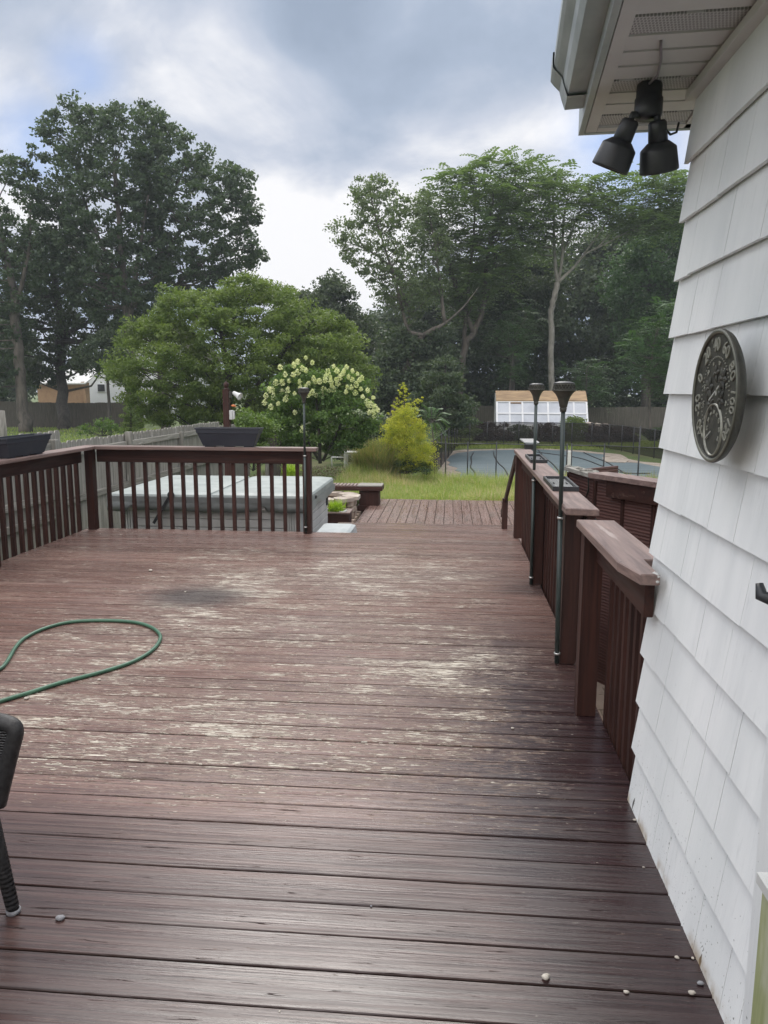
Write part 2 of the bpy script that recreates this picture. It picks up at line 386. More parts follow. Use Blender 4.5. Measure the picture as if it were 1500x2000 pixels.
def bark(name, c1, c2, sc_=6.0):
    m, nt, b = newmat(name); co = obj_co(nt)
    f = noise(nt, mapping(nt, co, (sc_ * 2.5, sc_ * 2.5, sc_ * 0.5)), 1.0, 8, 0.65, 0.8)
    g = noise(nt, co, 0.9, 4, 0.6)
    c = mixc(nt, mapr(nt, f, 0.35, 0.65), c1, c2); c = mixc(nt, mapr(nt, g, 0.45, 0.65, 0, 0.5), c, tuple(x * 1.3 for x in c1))
    lk(nt, c, b.inputs['Base Color']); setv(b, 'Roughness', 0.9); bump(nt, b, f, 0.8, 0.03)
    return m

M = {}
M['deck'] = deck_mat('deck_stain', 0); M['deckstep'] = deck_mat('step_stain', 0, 1.0, 8.50); M['deck2'] = deck_mat('lower_deck_stain', 1, 0.5, -1.36, 0.143)
DK1, DK2 = (0.058, 0.021, 0.015), (0.024, 0.010, 0.008)
for a, nm in ((0, 'x'), (1, 'y'), (2, 'z')):
    M['rail' + nm] = wood('rail_stain_' + nm, DK1, DK2, a, 0.6, (0.09, 0.05, 0.04), 0.02, spec=0.3, bstr=0.6)
    M['cap' + nm] = wood('cap_stain_' + nm, (0.24, 0.165, 0.145), (0.12, 0.08, 0.072), a, 0.45, (0.33, 0.27, 0.25), 0.02, dirt=0.7, bstr=0.7)
    M['fence' + nm] = wood('weathered_fence_' + nm, (0.36, 0.35, 0.32), (0.17, 0.165, 0.145), a, 0.85, (0.50, 0.49, 0.46), 0.05, 0.6, 0.2, 0.6)
    M['dfence' + nm] = wood('old_fence_' + nm, (0.13, 0.12, 0.105), (0.06, 0.058, 0.05), a, 0.9, None, 0, 0.6, 0.1)
M['plastic'] = simple('black_plastic', (0.018, 0.02, 0.024), (0.03, 0.032, 0.036), 0.42, 12)
M['navy'] = simple('navy_plastic', (0.017, 0.021, 0.032), (0.024, 0.028, 0.040), 0.5, 6, bstr=0.1)
M['pole'] = simple('green_black_metal', (0.022, 0.034, 0.032), (0.035, 0.05, 0.047), 0.38, 20)
M['bronze'] = simple('dull_bronze', (0.040, 0.040, 0.034), (0.075, 0.073, 0.060), 0.5, 30, 0.3, 0.3)
M['steel'] = simple('screw_steel', (0.6, 0.6, 0.58), (0.4, 0.4, 0.38), 0.35, 20, 0.8)
M['white_metal'] = simple('white_metal', (0.62, 0.63, 0.62), (0.50, 0.51, 0.50), 0.45, 5)
M['gutter'] = simple('gutter_white', (0.42, 0.46, 0.47), (0.25, 0.29, 0.30), 0.45, 3.5, stretch=(1, 0.5, 1))
M['soffit'] = simple('soffit_vinyl', (0.62, 0.61, 0.62), (0.55, 0.54, 0.55), 0.55, 3)
M['tubside'] = simple('tub_cabinet', (0.56, 0.565, 0.56), (0.46, 0.465, 0.46), 0.5, 4)
M['tublid'] = simple('tub_cover_vinyl', (0.30, 0.34, 0.33), (0.22, 0.255, 0.25), 0.5, 3)
M['tubskirt'] = simple('tub_cover_skirt', (0.15, 0.165, 0.165), (0.22, 0.24, 0.24), 0.45, 5)
M['stone'] = simple('pebble', (0.52, 0.48, 0.42), (0.38, 0.35, 0.31), 0.8, 40)
M['stone2'] = simple('grey_pebble', (0.30, 0.31, 0.33), (0.2, 0.2, 0.22), 0.8, 40)
M['paver'] = simple('patio_paver', (0.42, 0.33, 0.27), (0.33, 0.26, 0.21), 0.85, 5, bstr=0.4)
M['firestone'] = simple('fire_pit_stone', (0.50, 0.42, 0.33), (0.22, 0.14, 0.11), 0.85, 6, bstr=0.5)
M['coping'] = simple('flagstone', (0.46, 0.41, 0.35), (0.28, 0.23, 0.19), 0.85, 2.5, bstr=0.5)
M['hose'] = simple('hose_rubber', (0.035, 0.10, 0.062), (0.05, 0.135, 0.085), 0.4, 10)
M['water'] = simple('rain_water', (0.35, 0.36, 0.36), (0.33, 0.34, 0.34), 0.12, 2, bstr=0.02)  # pale base colour paints the white reflection on the water
M['cable'] = simple('old_cable', (0.25, 0.22, 0.25), (0.2, 0.18, 0.2), 0.5, 10)
M['orange'] = simple('orange_flag', (0.65, 0.2, 0.05), (0.5, 0.16, 0.05), 0.6, 10)
M['soil'] = simple('soil', (0.07, 0.05, 0.035), (0.04, 0.03, 0.02), 0.95, 20, bstr=0.8)
M['tan'] = simple('tan_siding', (0.33, 0.21, 0.12), (0.27, 0.17, 0.10), 0.8, 3)
M['whitesid'] = simple('white_siding', (0.72, 0.74, 0.76), (0.65, 0.67, 0.7), 0.7, 1)
M['glassdark'] = simple('dark_glass', (0.03, 0.035, 0.04), (0.05, 0.055, 0.06), 0.12, 3)
M['poly'] = simple('polycarbonate', (0.50, 0.53, 0.58), (0.38, 0.41, 0.46), 0.3, 1.2, bstr=0.05)
M['wicker_leg'] = simple('wrapped_leg', (0.035, 0.035, 0.036), (0.015, 0.015, 0.016), 0.45, 60, bstr=0.5)
M['bark1'] = bark('grey_bark', (0.13, 0.115, 0.10), (0.06, 0.055, 0.048), 2.0)
M['bark2'] = bark('pale_bark', (0.27, 0.26, 0.235), (0.13, 0.125, 0.11), 2.5)
M['bark3'] = bark('dark_bark', (0.075, 0.068, 0.06), (0.035, 0.033, 0.03), 2.0)
M['l_maple'] = leafmat('maple_leaf', (0.045, 0.078, 0.048), (0.10, 0.145, 0.082), 0.40)
M['l_maple2'] = leafmat('maple_leaf_purple', (0.035, 0.042, 0.032), (0.065, 0.075, 0.045), 0.28)
M['l_green'] = leafmat('bright_maple_leaf', (0.08, 0.135, 0.036), (0.20, 0.265, 0.075), 0.43)
M['l_locust'] = leafmat('locust_leaf', (0.085, 0.125, 0.07), (0.17, 0.225, 0.115), 0.45)
M['l_ail'] = leafmat('ailanthus_leaf', (0.085, 0.14, 0.07), (0.17, 0.24, 0.11), 0.45)
M['l_dark'] = leafmat('forest_leaf', (0.042, 0.070, 0.044), (0.10, 0.135, 0.072), 0.35)
M['l_sumac'] = leafmat('sumac_leaf', (0.045, 0.095, 0.04), (0.085, 0.16, 0.06), 0.3)
M['l_cyp'] = leafmat('golden_cypress', (0.24, 0.32, 0.045), (0.78, 0.72, 0.11), 0.5)
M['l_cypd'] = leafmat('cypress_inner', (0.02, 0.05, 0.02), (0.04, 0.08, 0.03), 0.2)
M['l_hyd'] = leafmat('hydrangea_leaf', (0.06, 0.125, 0.035), (0.15, 0.235, 0.065), 0.42)
M['fl_hyd'] = leafmat('hydrangea_bloom', (0.58, 0.64, 0.34), (0.80, 0.81, 0.58), 0.25, 0.8)
M['l_hedge'] = leafmat('barberry_leaf', (0.045, 0.030, 0.034), (0.085, 0.062, 0.055), 0.25, 0.6, (0.06, 0.09, 0.04))
M['l_shrub'] = leafmat('shrub_leaf', (0.07, 0.13, 0.03), (0.17, 0.25, 0.07), 0.35)
M['l_grass'] = leafmat('grass_blade', (0.20, 0.29, 0.07), (0.42, 0.46, 0.15), 0.4, 0.6, (0.50, 0.42, 0.26))
M['l_grass2'] = leafmat('ornamental_blade', (0.16, 0.22, 0.08), (0.34, 0.33, 0.17), 0.4, 0.6, (0.45, 0.30, 0.19))
M['l_lime'] = leafmat('lime_leaf', (0.22, 0.36, 0.03), (0.40, 0.55, 0.06), 0.4)
M['l_mulch'] = leafmat('leaf_litter', (0.13, 0.11, 0.08), (0.30, 0.27, 0.2), 0.2, 0.9, (0.12, 0.2, 0.06))

def shingle_mat():
    m, nt, b = newmat('painted_shingle'); co = obj_co(nt)
    f = noise(nt, mapping(nt, co, (60, 60, 1.6)), 1.0, 7, 0.6, 0.3); g = noise(nt, mapping(nt, co, (6, 6, 1.0)), 1.0, 5, 0.55, 0.3)
    big = noise(nt, co, 1.4, 3, 0.5)
    c = mixc(nt, mapr(nt, g, 0.3, 0.7), (0.80, 0.815, 0.82), (0.69, 0.71, 0.72)); c = mixc(nt, mapr(nt, f, 0.58, 0.72, 0, 0.35), c, (0.50, 0.52, 0.53))
    c = mixc(nt, mapr(nt, big, 0.35, 0.65, 0, 0.35), c, (0.72, 0.76, 0.75))
    sp = N(nt, 'ShaderNodeSeparateXYZ'); lk(nt, co, sp.inputs[0])
    low = mapr(nt, sp.outputs[2], 0.75, 0.02)
    # splashed dirt specks, denser near the deck
    v = noise(nt, co, 95, 2, 0.5); v2 = noise(nt, co, 9, 3, 0.6)
    thr = mathn(nt, 'ADD', v, mathn(nt, 'ADD', mathn(nt, 'MULTIPLY', low, 0.10), mathn(nt, 'MULTIPLY', v2, 0.12)))
    spk = mapr(nt, thr, 0.835, 0.86)
    c = mixc(nt, mathn(nt, 'MULTIPLY', spk, 0.75), c, (0.14, 0.14, 0.13))
    # peeled spots and rusty grime on the lowest course
    v3 = noise(nt, mapping(nt, co, (26, 26, 11)), 1.0, 4, 0.6, 0.5)
    pk = mapr(nt, mathn(nt, 'ADD', v3, mathn(nt, 'MULTIPLY', mapr(nt, sp.outputs[2], 0.16, 0.0), 0.12)), 0.775, 0.79)
    c = mixc(nt, mathn(nt, 'MULTIPLY', pk, mapr(nt, sp.outputs[2], 0.24, 0.16)), c, (0.06, 0.055, 0.05))
    rs = mathn(nt, 'MULTIPLY', mapr(nt, sp.outputs[2], 0.055, 0.0), mapr(nt, noise(nt, co, 7, 4, 0.6), 0.45, 0.65))
    c = mixc(nt, mathn(nt, 'MULTIPLY', rs, 0.75), c, (0.30, 0.21, 0.11))
    lk(nt, c, b.inputs['Base Color']); setv(b, 'Roughness', 0.55); setv(b, 'Specular IOR Level', 0.35)
    bump(nt, b, mathn(nt, 'ADD', f, mathn(nt, 'MULTIPLY', g, 0.7)), 0.5, 0.004)
    return m
M['shingle'] = shingle_mat()
def mildew_mat():
    m, nt, b = newmat('mildewed_trim'); co = obj_co(nt)
    f = noise(nt, mapping(nt, co, (40, 40, 3)), 1.0, 6, 0.6, 0.5); g = noise(nt, mapping(nt, co, (5, 5, 2)), 1.0, 4, 0.6)
    c = mixc(nt, mapr(nt, f, 0.3, 0.7), (0.36, 0.38, 0.22), (0.24, 0.27, 0.12))
    c = mixc(nt, mapr(nt, g, 0.5, 0.7), c, (0.5, 0.5, 0.42))
    lk(nt, c, b.inputs['Base Color']); setv(b, 'Roughness', 0.7); bump(nt, b, f, 0.3, 0.003); return m
M['mildew'] = mildew_mat()
def vent_mat():
    m, nt, b = newmat('vented_soffit'); co = obj_co(nt)
    mp = mapping(nt, co, (1, 1, 0))
    br = N(nt, 'ShaderNodeTexBrick'); lk(nt, mp, br.inputs['Vector']); br.inputs['Scale'].default_value = 42
    br.inputs['Color1'].default_value = (0, 0, 0, 1); br.inputs['Color2'].default_value = (0, 0, 0, 1); br.inputs['Mortar'].default_value = (1, 1, 1, 1)
    br.inputs['Mortar Size'].default_value = 0.075; br.inputs['Brick Width'].default_value = 0.42; br.inputs['Row Height'].default_value = 0.62
    c = mixc(nt, br.outputs['Color'], (0.27, 0.265, 0.27), (0.56, 0.55, 0.57))
    lk(nt, c, b.inputs['Base Color']); setv(b, 'Roughness', 0.6); bump(nt, b, br.outputs['Color'], 0.5, 0.004); return m
M['vent'] = vent_mat()
def siding_panel():
    m, nt, b = newmat('ribbed_brown_panel'); co = obj_co(nt)
    wv = N(nt, 'ShaderNodeTexWave'); wv.bands_direction = 'Z'; lk(nt, co, wv.inputs['Vector']); wv.inputs['Scale'].default_value = 13; wv.inputs['Distortion'].default_value = 1.2
    wv.inputs['Detail'].default_value = 3; wv.inputs['Detail Scale'].default_value = 2.0
    f = noise(nt, mapping(nt, co, (3, 3, 60)), 1.0, 6, 0.6)
    c = mixc(nt, mapr(nt, wv.outputs['Fac'], 0.55, 1.0), (0.085, 0.035, 0.03), (0.15, 0.075, 0.065)); c = mixc(nt, mapr(nt, f, 0.4, 0.7, 0, 0.6), c, (0.05, 0.022, 0.02))
    lk(nt, c, b.inputs['Base Color']); setv(b, 'Roughness', 0.55); bump(nt, b, wv.outputs['Fac'], 0.5, 0.006); return m
M['panel'] = siding_panel()
def cover_mat():
    m, nt, b = newmat('pool_cover_mesh'); co = obj_co(nt)
    wv = N(nt, 'ShaderNodeTexWave'); wv.bands_direction = 'Y'; lk(nt, co, wv.inputs['Vector']); wv.inputs['Scale'].default_value = 0.5; wv.inputs['Distortion'].default_value = 1.0
    wv.inputs['Detail'].default_value = 2
    f = noise(nt, co, 0.5, 4, 0.6)
    c = mixc(nt, mapr(nt, f, 0.3, 0.7), (0.135, 0.19, 0.215), (0.10, 0.15, 0.175)); c = mixc(nt, mapr(nt, wv.outputs['Fac'], 0.8, 1.0, 0, 0.5), c, (0.21, 0.27, 0.29))
    lk(nt, c, b.inputs['Base Color']); setv(b, 'Roughness', 0.5); bump(nt, b, wv.outputs['Fac'], 0.25, 0.03); return m
M['cover'] = cover_mat()
def net_mat(dens):
    m = bpy.data.materials.new('fence_net'); m.use_nodes = True; nt = m.node_tree; nt.nodes.clear()
    d = N(nt, 'ShaderNodeBsdfDiffuse'); d.inputs[0].default_value = (0.025, 0.023, 0.022, 1)
    t = N(nt, 'ShaderNodeBsdfTransparent'); mx = N(nt, 'ShaderNodeMixShader'); mx.inputs[0].default_value = dens
    lk(nt, t.outputs[0], mx.inputs[1]); lk(nt, d.outputs[0], mx.inputs[2])
    o = N(nt, 'ShaderNodeOutputMaterial'); lk(nt, mx.outputs[0], o.inputs[0]); return m
M['net'] = net_mat(0.70); M['net_thin'] = net_mat(0.36)
def ground_mat():
    m, nt, b = newmat('lawn_soil'); co = obj_co(nt)
    f = noise(nt, co, 1.2, 6, 0.65); g = noise(nt, co, 14, 5, 0.7)
    c = mixc(nt, mapr(nt, f, 0.35, 0.65), (0.075, 0.125, 0.03), (0.13, 0.17, 0.05)); c = mixc(nt, mapr(nt, g, 0.4, 0.7, 0, 0.7), c, (0.05, 0.075, 0.022))
    c = mixc(nt, mapr(nt, noise(nt, co, 0.35, 4, 0.6), 0.52, 0.66, 0, 0.6), c, (0.16, 0.135, 0.08))
    lk(nt, c, b.inputs['Base Color']); setv(b, 'Roughness', 0.95); bump(nt, b, g, 0.8, 0.05); return m
M['ground'] = ground_mat()
def roof_mat():
    m, nt, b = newmat('tan_roof_shingle'); co = obj_co(nt)
    f = noise(nt, mapping(nt, co, (1.2, 6, 9)), 1.0, 5, 0.6)
    c = mixc(nt, mapr(nt, f, 0.35, 0.65), (0.42, 0.30, 0.18), (0.27, 0.19, 0.12)); lk(nt, c, b.inputs['Base Color']); setv(b, 'Roughness', 0.9); bump(nt, b, f, 0.5, 0.02); return m
M['tanroof'] = roof_mat()
def wicker_mat():
    m, nt, b = newmat('dark_wicker'); co = obj_co(nt)
    a = N(nt, 'ShaderNodeTexWave'); a.bands_direction = 'Z'; lk(nt, co, a.inputs['Vector']); a.inputs['Scale'].default_value = 38
    c_ = N(nt, 'ShaderNodeTexWave'); c_.bands_direction = 'DIAGONAL'; lk(nt, co, c_.inputs['Vector']); c_.inputs['Scale'].default_value = 22
    h = mathn(nt, 'MULTIPLY', a.outputs['Fac'], mathn(nt, 'ADD', c_.outputs['Fac'], 0.3))
    lk(nt, mixc(nt, mapr(nt, h, 0.1, 0.8), (0.008, 0.008, 0.009), (0.045, 0.043, 0.043)), b.inputs['Base Color']); setv(b, 'Roughness', 0.4); bump(nt, b, h, 0.9, 0.006); return m
M['wicker'] = wicker_mat()

rng = np.random.default_rng(7); random.seed(7)
# ------------------------------------------------------------------ ground
LX0, LX1, LY0, LY1 = -1.36, 1.9, 10.12, 13.75
def smooth(a, b, x):
    t = np.clip((x - a) / (b - a), 0, 1); return t * t * (3 - 2 * t)
def gh(x, y):
    x = np.asarray(x, float); y = np.asarray(y, float)
    base = np.maximum(-1.07, -0.47 - np.maximum(0, y - 13.9) * 0.0775)
    left = np.maximum(-0.95, -0.50 - np.maximum(0, y - 13.9) * 0.017)
    f = smooth(-3.0, -0.9, x)
    far = left * (1 - f) + base * f
    z = -0.66 * (1 - smooth(12.5, 13.9, y)) + far * smooth(12.5, 13.9, y)
    z = z + 0.02 * np.sin(x * 1.7 + y * 0.6) * smooth(14, 17, y) * (1 - smooth(21, 23, y))
    return z
def make_ground():
    xs = np.concatenate([np.linspace(-400, -40, 12), np.linspace(-36, -8, 15), np.linspace(-7, 14, 64), np.linspace(16, 40, 10), np.linspace(60, 400, 8)])
    ys = np.concatenate([np.linspace(-60, -5, 6), np.linspace(-3, 12, 12), np.linspace(12.3, 26, 56), np.linspace(27, 60, 20), np.linspace(80, 600, 8)])
    X, Y = np.meshgrid(xs, ys); Z = gh(X, Y)
    nx, ny = len(xs), len(ys)
    vs = np.stack([X, Y, Z], -1).reshape(-1, 3)
    fs = [(j * nx + i, j * nx + i + 1, (j + 1) * nx + i + 1, (j + 1) * nx + i) for j in range(ny - 1) for i in range(nx - 1)]
    mb = MB(); mb.add(vs, fs, True); o = mb.build('ground', M['ground']); tag(o, 'green lawn and soil sloping away from the deck', 'ground', kind='structure')
make_ground()

# ------------------------------------------------------------------ deck boards
def boards(name, mat, lines, rect_of, z, th=0.028, axis=0, label='', r=random.Random(3)):
    """each board a bevelled, slightly uneven plank; all planks one floor mesh"""
    vs = []; fs = []; bid = []
    for (a, b_) in lines:
        for (s0, s1) in rect_of(a, b_):
            v = r.random(); dz = r.uniform(-0.0012, 0.0012); gap = r.uniform(0.0012, 0.0036)
            lo, hi = a + gap, b_ - gap; bv = 0.0035
            nseg = max(2, int((s1 - s0) / 0.35)); prof = [(lo, -th), (lo, -bv), (lo + bv, 0), (hi - bv, 0), (hi, -bv), (hi, -th)]
            base = len(vs); wob = [r.uniform(-0.0012, 0.0012) for _ in range(nseg + 1)]; wz = [r.uniform(-0.0008, 0.0008) for _ in range(nseg + 1)]
            for k in range(nseg + 1):
                s = s0 + (s1 - s0) * k / nseg
                for (q, h) in prof:
                    p = (s, q + wob[k], z + h + dz + wz[k]) if axis == 0 else (q + wob[k], s, z + h + dz + wz[k])
                    vs.append(p); bid.append(v)
            for k in range(nseg):
                for i in range(5):
                    q = (base + k * 6 + i, base + (k + 1) * 6 + i, base + (k + 1) * 6 + i + 1, base + k * 6 + i + 1)
                    fs.append(q if axis == 1 else q[::-1])
            fs.append(tuple(base + i for i in range(6))); fs.append(tuple(base + nseg * 6 + i for i in range(6))[::-1])
    me = bpy.data.meshes.new(name); me.from_pydata(vs, [], fs); me.update()
    at = me.attributes.new('bid', 'FLOAT', 'POINT'); at.data.foreach_set('value', bid)
    me.materials.append(mat); o = bpy.data.objects.new(name, me); COL.objects.link(o)
    return tag(o, label, 'deck', kind='structure')
DX0, DX1, DY1 = -4.19, 0.765, 8.46
PITCH = 0.1400
ln = []; k = -24
while True:
    a = 2.301 + PITCH * k
    if a > DY1 - 0.02: break
    ln.append((a, min(a + PITCH, DY1 + 0.01))); k += 1
rj = random.Random(11)
def rects(a, b_):
    x1 = 0.735 if b_ < 2.9 else DX1
    return [(DX0, x1)]
boards('deck', M['deck'], ln, rects, 0.0, label='worn red brown plank deck with peeling stain')
# middle step platform and lower deck
ln2 = [(8.50 + PITCH * i, 8.50 + PITCH * (i + 1)) for i in range(12)]
boards('deck_step', M['deckstep'], ln2, lambda a, b_: [(-1.50, 0.95)], -0.18, label='lower step platform with scuffed planks', r=random.Random(5))
ln3 = [(LX0 + 0.143 * i, LX0 + 0.143 * (i + 1)) for i in range(23)]
o = boards('lower_deck', M['deck2'], ln3, lambda a, b_: [(LY0 + 0.03, LY1)], -0.36, axis=1, label='lower deck of faded planks running away from the step', r=random.Random(6))
mb = MB()
mb.box((DX0, DY1 + 0.015, -0.20), (DX1, DY1 + 0.035, -0.032)); mb.box((DX1 + 0.001, 2.9, -0.25), (DX1 + 0.02, 8.45, -0.032))
mb.box((DX0 - 0.02, -1.2, -0.25), (DX0 - 0.001, 8.45, -0.032)); mb.box((-1.5, 10.19, -0.36), (0.95, 10.21, -0.212))
mb.box((LX0, LY1 + 0.002, -0.52), (LX1, LY1 + 0.03, -0.392)); mb.box((LX0 - 0.032, LY0, -0.52), (LX0 - 0.002, LY1, -0.365))
# beams under the boards keep the gaps dark
mb.box((DX0 + .02, -1.2, -0.30), (0.70, 8.42, -0.16)); mb.box((-1.46, 8.52, -0.45), (0.9, 10.15, -0.30)); mb.box((LX0 + .03, LY0 + .05, -0.55), (LX1 - .03, LY1 - .03, -0.45))
tag(mb.build('deck_rim', M['rail' + 'x']), 'dark rim boards around the deck', 'deck rim', kind='structure')
# patio
def patio():
    mb = MB(); r = random.Random(4)
    for i in range(14):
        for j in range(22):
            x = -4.0 + i * 0.2 + (0.1 if j % 2 else 0); y = 10.9 + j * 0.145
            if x > -1.62: continue
            mb.box((x + .003, y + .003, -0.6), (x + 0.197, y + 0.142, -0.455 + r.uniform(-.004, .004)))
    tag(mb.build('patio', M['paver']), 'tan paver patio beside the lower deck', 'patio', kind='structure')
patio()
def side_path():
    mb = MB(); r = random.Random(14)
    for i in range(6):
        for j in range(32):
            x = 0.8 + i * 0.2 + (0.1 if j % 2 else 0); y = 2.95 + j * 0.145
            mb.box((x + .003, y + .003, -0.75), (x + 0.197, y + 0.142, -0.648 + r.uniform(-.004, .004)))
    tag(mb.build('side_path', M['paver']), 'tan paver path below the right side of the deck', 'path', kind='structure')
side_path()

# ------------------------------------------------------------------ railings
CAPZ = 0.97
def baluster(mb, x, y, z0, z1, hw=0.0195): mb.box((x - hw, y - hw, z0), (x + hw, y + hw, z1), 0.003)
rail = thing('deck_railing', (-4.10, 8.40, 0), 'L-shaped brown deck railing with planters, turning the far left deck corner', 'railing')
for (x, y) in ((-4.10, 8.39), (-4.10, 6.42), (-4.10, 4.9), (-4.10, 3.0), (-1.585, 8.39)):
    mb = MB(); mb.box((x - .045, y - .045, 0.0), (x + .045, y + .045, 0.925), 0.004); mb.build('post', M['railz'], rail)
yb = DY1 + 0.056
for k in range(16):
    mb = MB(); baluster(mb, -3.95 + 0.1485 * k, yb, -0.16, 0.80); mb.build('baluster', M['railz'], rail)
xb = DX0 - 0.041
for k in range(42):
    y = 8.31 - 0.1485 * k
    mb = MB(); baluster(mb, xb, y, -0.16, 0.80); mb.build('baluster', M['railz'], rail)
mb = MB(); mb.box((-4.05, yb - 0.060, 0.775), (-1.632, yb - 0.0185, 0.925), 0.004); mb.build('top_rail', M['railx'], rail)
mb = MB(); mb.box((xb + 0.0185, 2.2, 0.775), (xb + 0.056, 8.34, 0.925), 0.004); mb.build('top_rail', M['raily'], rail)
mb = MB(); mb.prism([(-4.20, 8.50), (-1.475, 8.50), (-1.475, 8.335), (-4.015, 8.335)], 0.926, 0.966, 0.005); mb.build('cap', M['capx'], rail)
mb = MB(); mb.prism([(-4.203, 8.497), (-4.018, 8.332), (-4.018, 2.0), (-4.203, 2.0)], 0.927, 0.964, 0.005); mb.build('cap', M['capy'], rail)

rr = thing('deck_railing', (0.72, 4.25, 0), 'brown railing beside the right deck edge with two torches and black trays on its cap', 'railing')
for (x, y) in ((0.712, 4.44), (0.735, 6.33), (0.76, 8.36)):
    mb = MB(); mb.box((x - .045, y - .045, 0.0), (x + .045, y + .045, 0.925), 0.004); mb.build('post', M['railz'], rr)
mb = MB(); mb.box((0.79, 4.40, -0.2), (0.835, 4.50, 0.92), 0.004); mb.build('post', M['railz'], rr)
for k in range(27):
    y = 4.60 + 0.1485 * k
    if y > 8.3: break
    mb = MB(); baluster(mb, DX1 + 0.041, y, -0.16, 0.86); mb.build('baluster', M['railz'], rr)
mb = MB(); mb.bar((0.773, 4.50, 0.85), (0.79, 8.30, 0.85), 0.034, 0.14); mb.build('top_rail', M['raily'], rr)
mb = MB(); mb.prism([(0.638, 4.20), (0.812, 4.165), (0.885, 8.44), (0.700, 8.44)], 0.926, 0.966, 0.005); mb.build('cap', M['capy'], rr)
# stair handrail going down from the end of the right railing
mb = MB(); mb.bar((0.72, 8.42, 0.86), (0.735, 10.6, -0.10), 0.03, 0.09); mb.build('handrail', M['raily'], rr)
mb = MB(); mb.box((0.69, 9.86, -0.35), (0.76, 9.93, 0.22), 0.003); mb.build('post', M['railz'], rr)

nr = thing('deck_railing', (0.70, 3.3, 0), 'short brown railing with a notched cap meeting the white shingle wall', 'railing')
mb = MB(); mb.box((0.65, 3.66, 0.0), (0.742, 3.75, 0.92), 0.004); mb.build('post', M['railz'], nr)
for k in range(7):
    mb = MB(); baluster(mb, DX1 + 0.024, 3.60 - 0.1 * k, -0.16, 0.86, 0.0185); mb.build('baluster', M['railz'], nr)
mb = MB(); mb.box((0.708, 2.74, 0.79), (0.742, 3.658, 0.928), 0.003); mb.build('top_rail', M['raily'], nr)
mb = MB(); mb.prism([(0.632, 3.80), (0.815, 3.79), (0.815, 2.90), (0.742, 2.90), (0.735, 2.655), (0.668, 2.655), (0.632, 2.86)], 0.93, 0.97, 0.004)
mb.build('cap', M['capy'], nr)
mb = MB(); r = random.Random(2)
for i in range(9):
    p = (0.728 + r.uniform(-.006, .006), 2.665 + r.uniform(-.012, .02), 0.955 + r.uniform(-.012, .02)); mb.lathe([(0, -.008), (.009, -.004), (.010, .003), (0, .009)], p, n=7)
mb.build('caulk', M['white_metal'], nr)

# ------------------------------------------------------------------ side enclosure beyond the right rail
en = thing('pool_pump_enclosure', (1.6, 5.4, -0.66), 'dark brown ribbed enclosure with a sloping cap board behind the right railing', 'enclosure')
fp = [(2.65, 3.45), (1.44, 5.42), (1.13, 5.93), (1.02, 6.55), (1.5, 7.0), (3.2, 6.6)]
def shrink(poly, d):
    c = np.mean(np.array(poly), 0); return [tuple(c + (np.array(p) - c) * d) for p in poly]
mb = MB()
for p_, q_ in ((fp[0], fp[1]), (fp[1], fp[2]), (fp[2], fp[3]), (fp[3], fp[4])):
    mb.bar((p_[0], p_[1], 0.1375), (q_[0], q_[1], 0.1375), 0.03, 1.595)
mb.build('wall', M['panel'], en)
def edge_pts(a, b_, n): return [(a[0] + (b_[0] - a[0]) * t, a[1] + (b_[1] - a[1]) * t) for t in np.linspace(0, 1, n)]
for (p, q, n) in ((fp[0], fp[1], 6), (fp[1], fp[2], 3), (fp[2], fp[3], 2)):
    d = np.array(q) - np.array(p); d /= np.linalg.norm(d); nn = np.array([-d[1], d[0]])
    if nn[0] > 0: nn = -nn
    for s in edge_pts(p, q, n):
        mb = MB(); c = np.array(s) + nn * 0.012; mb.obox((c[0], c[1], 0.13), (d[0], d[1], 0), (nn[0], nn[1], 0), (0, 0, 1), 0.016, 0.011, 0.79); mb.build('batten', M['railz'], en)
d = np.array(fp[1]) - np.array(fp[0]); d /= np.linalg.norm(d); nn = np.array([-d[1], d[0]]); nn = nn if nn[0] < 0 else -nn
a = np.array(fp[0]) + nn * 0.045; b_ = np.array(fp[2]) * 0.72 + np.array(fp[1]) * 0.28 + nn * 0.045
mb = MB(); mb.bar((a[0], a[1], 0.885), (b_[0], b_[1], 0.885), 0.036, 0.125); mb.build('trim_board', M['raily'], en)
a = np.array(fp[0]) + nn * 0.0; b_ = np.array(fp[2]) + nn * 0.0
mb = MB(); mb.bar((a[0], a[1], 0.967), (b_[0], b_[1], 0.967), 0.19, 0.036); mb.build('cap', M['capy'], en)
mb = MB(); r = random.Random(8)
mb.bar((1.13, 5.95, 0.955), (1.02, 6.52, 0.955), 0.12, 0.03)
for i in range(14):
    t = r.random(); mb.lathe([(0, -.01), (.025, -.006), (.028, .003), (0, .012)], (1.13 - .11 * t + r.uniform(-.04, .04), 5.95 + .57 * t, 0.975), n=6)
mb.build('weathered_top', M['fence' + 'y'], en)
mb = MB(); mb.tube([(1.10, 5.98, .98), (1.075, 6.0, .93), (1.085, 6.03, .84), (1.075, 6.05, .78)], 0.006, 5); mb.tube([(1.02, 6.3, .72), (1.06, 6.15, .69), (1.10, 5.99, .66), (1.13, 5.9, .62)], 0.009, 6); mb.build('cable', M['pole'], en)

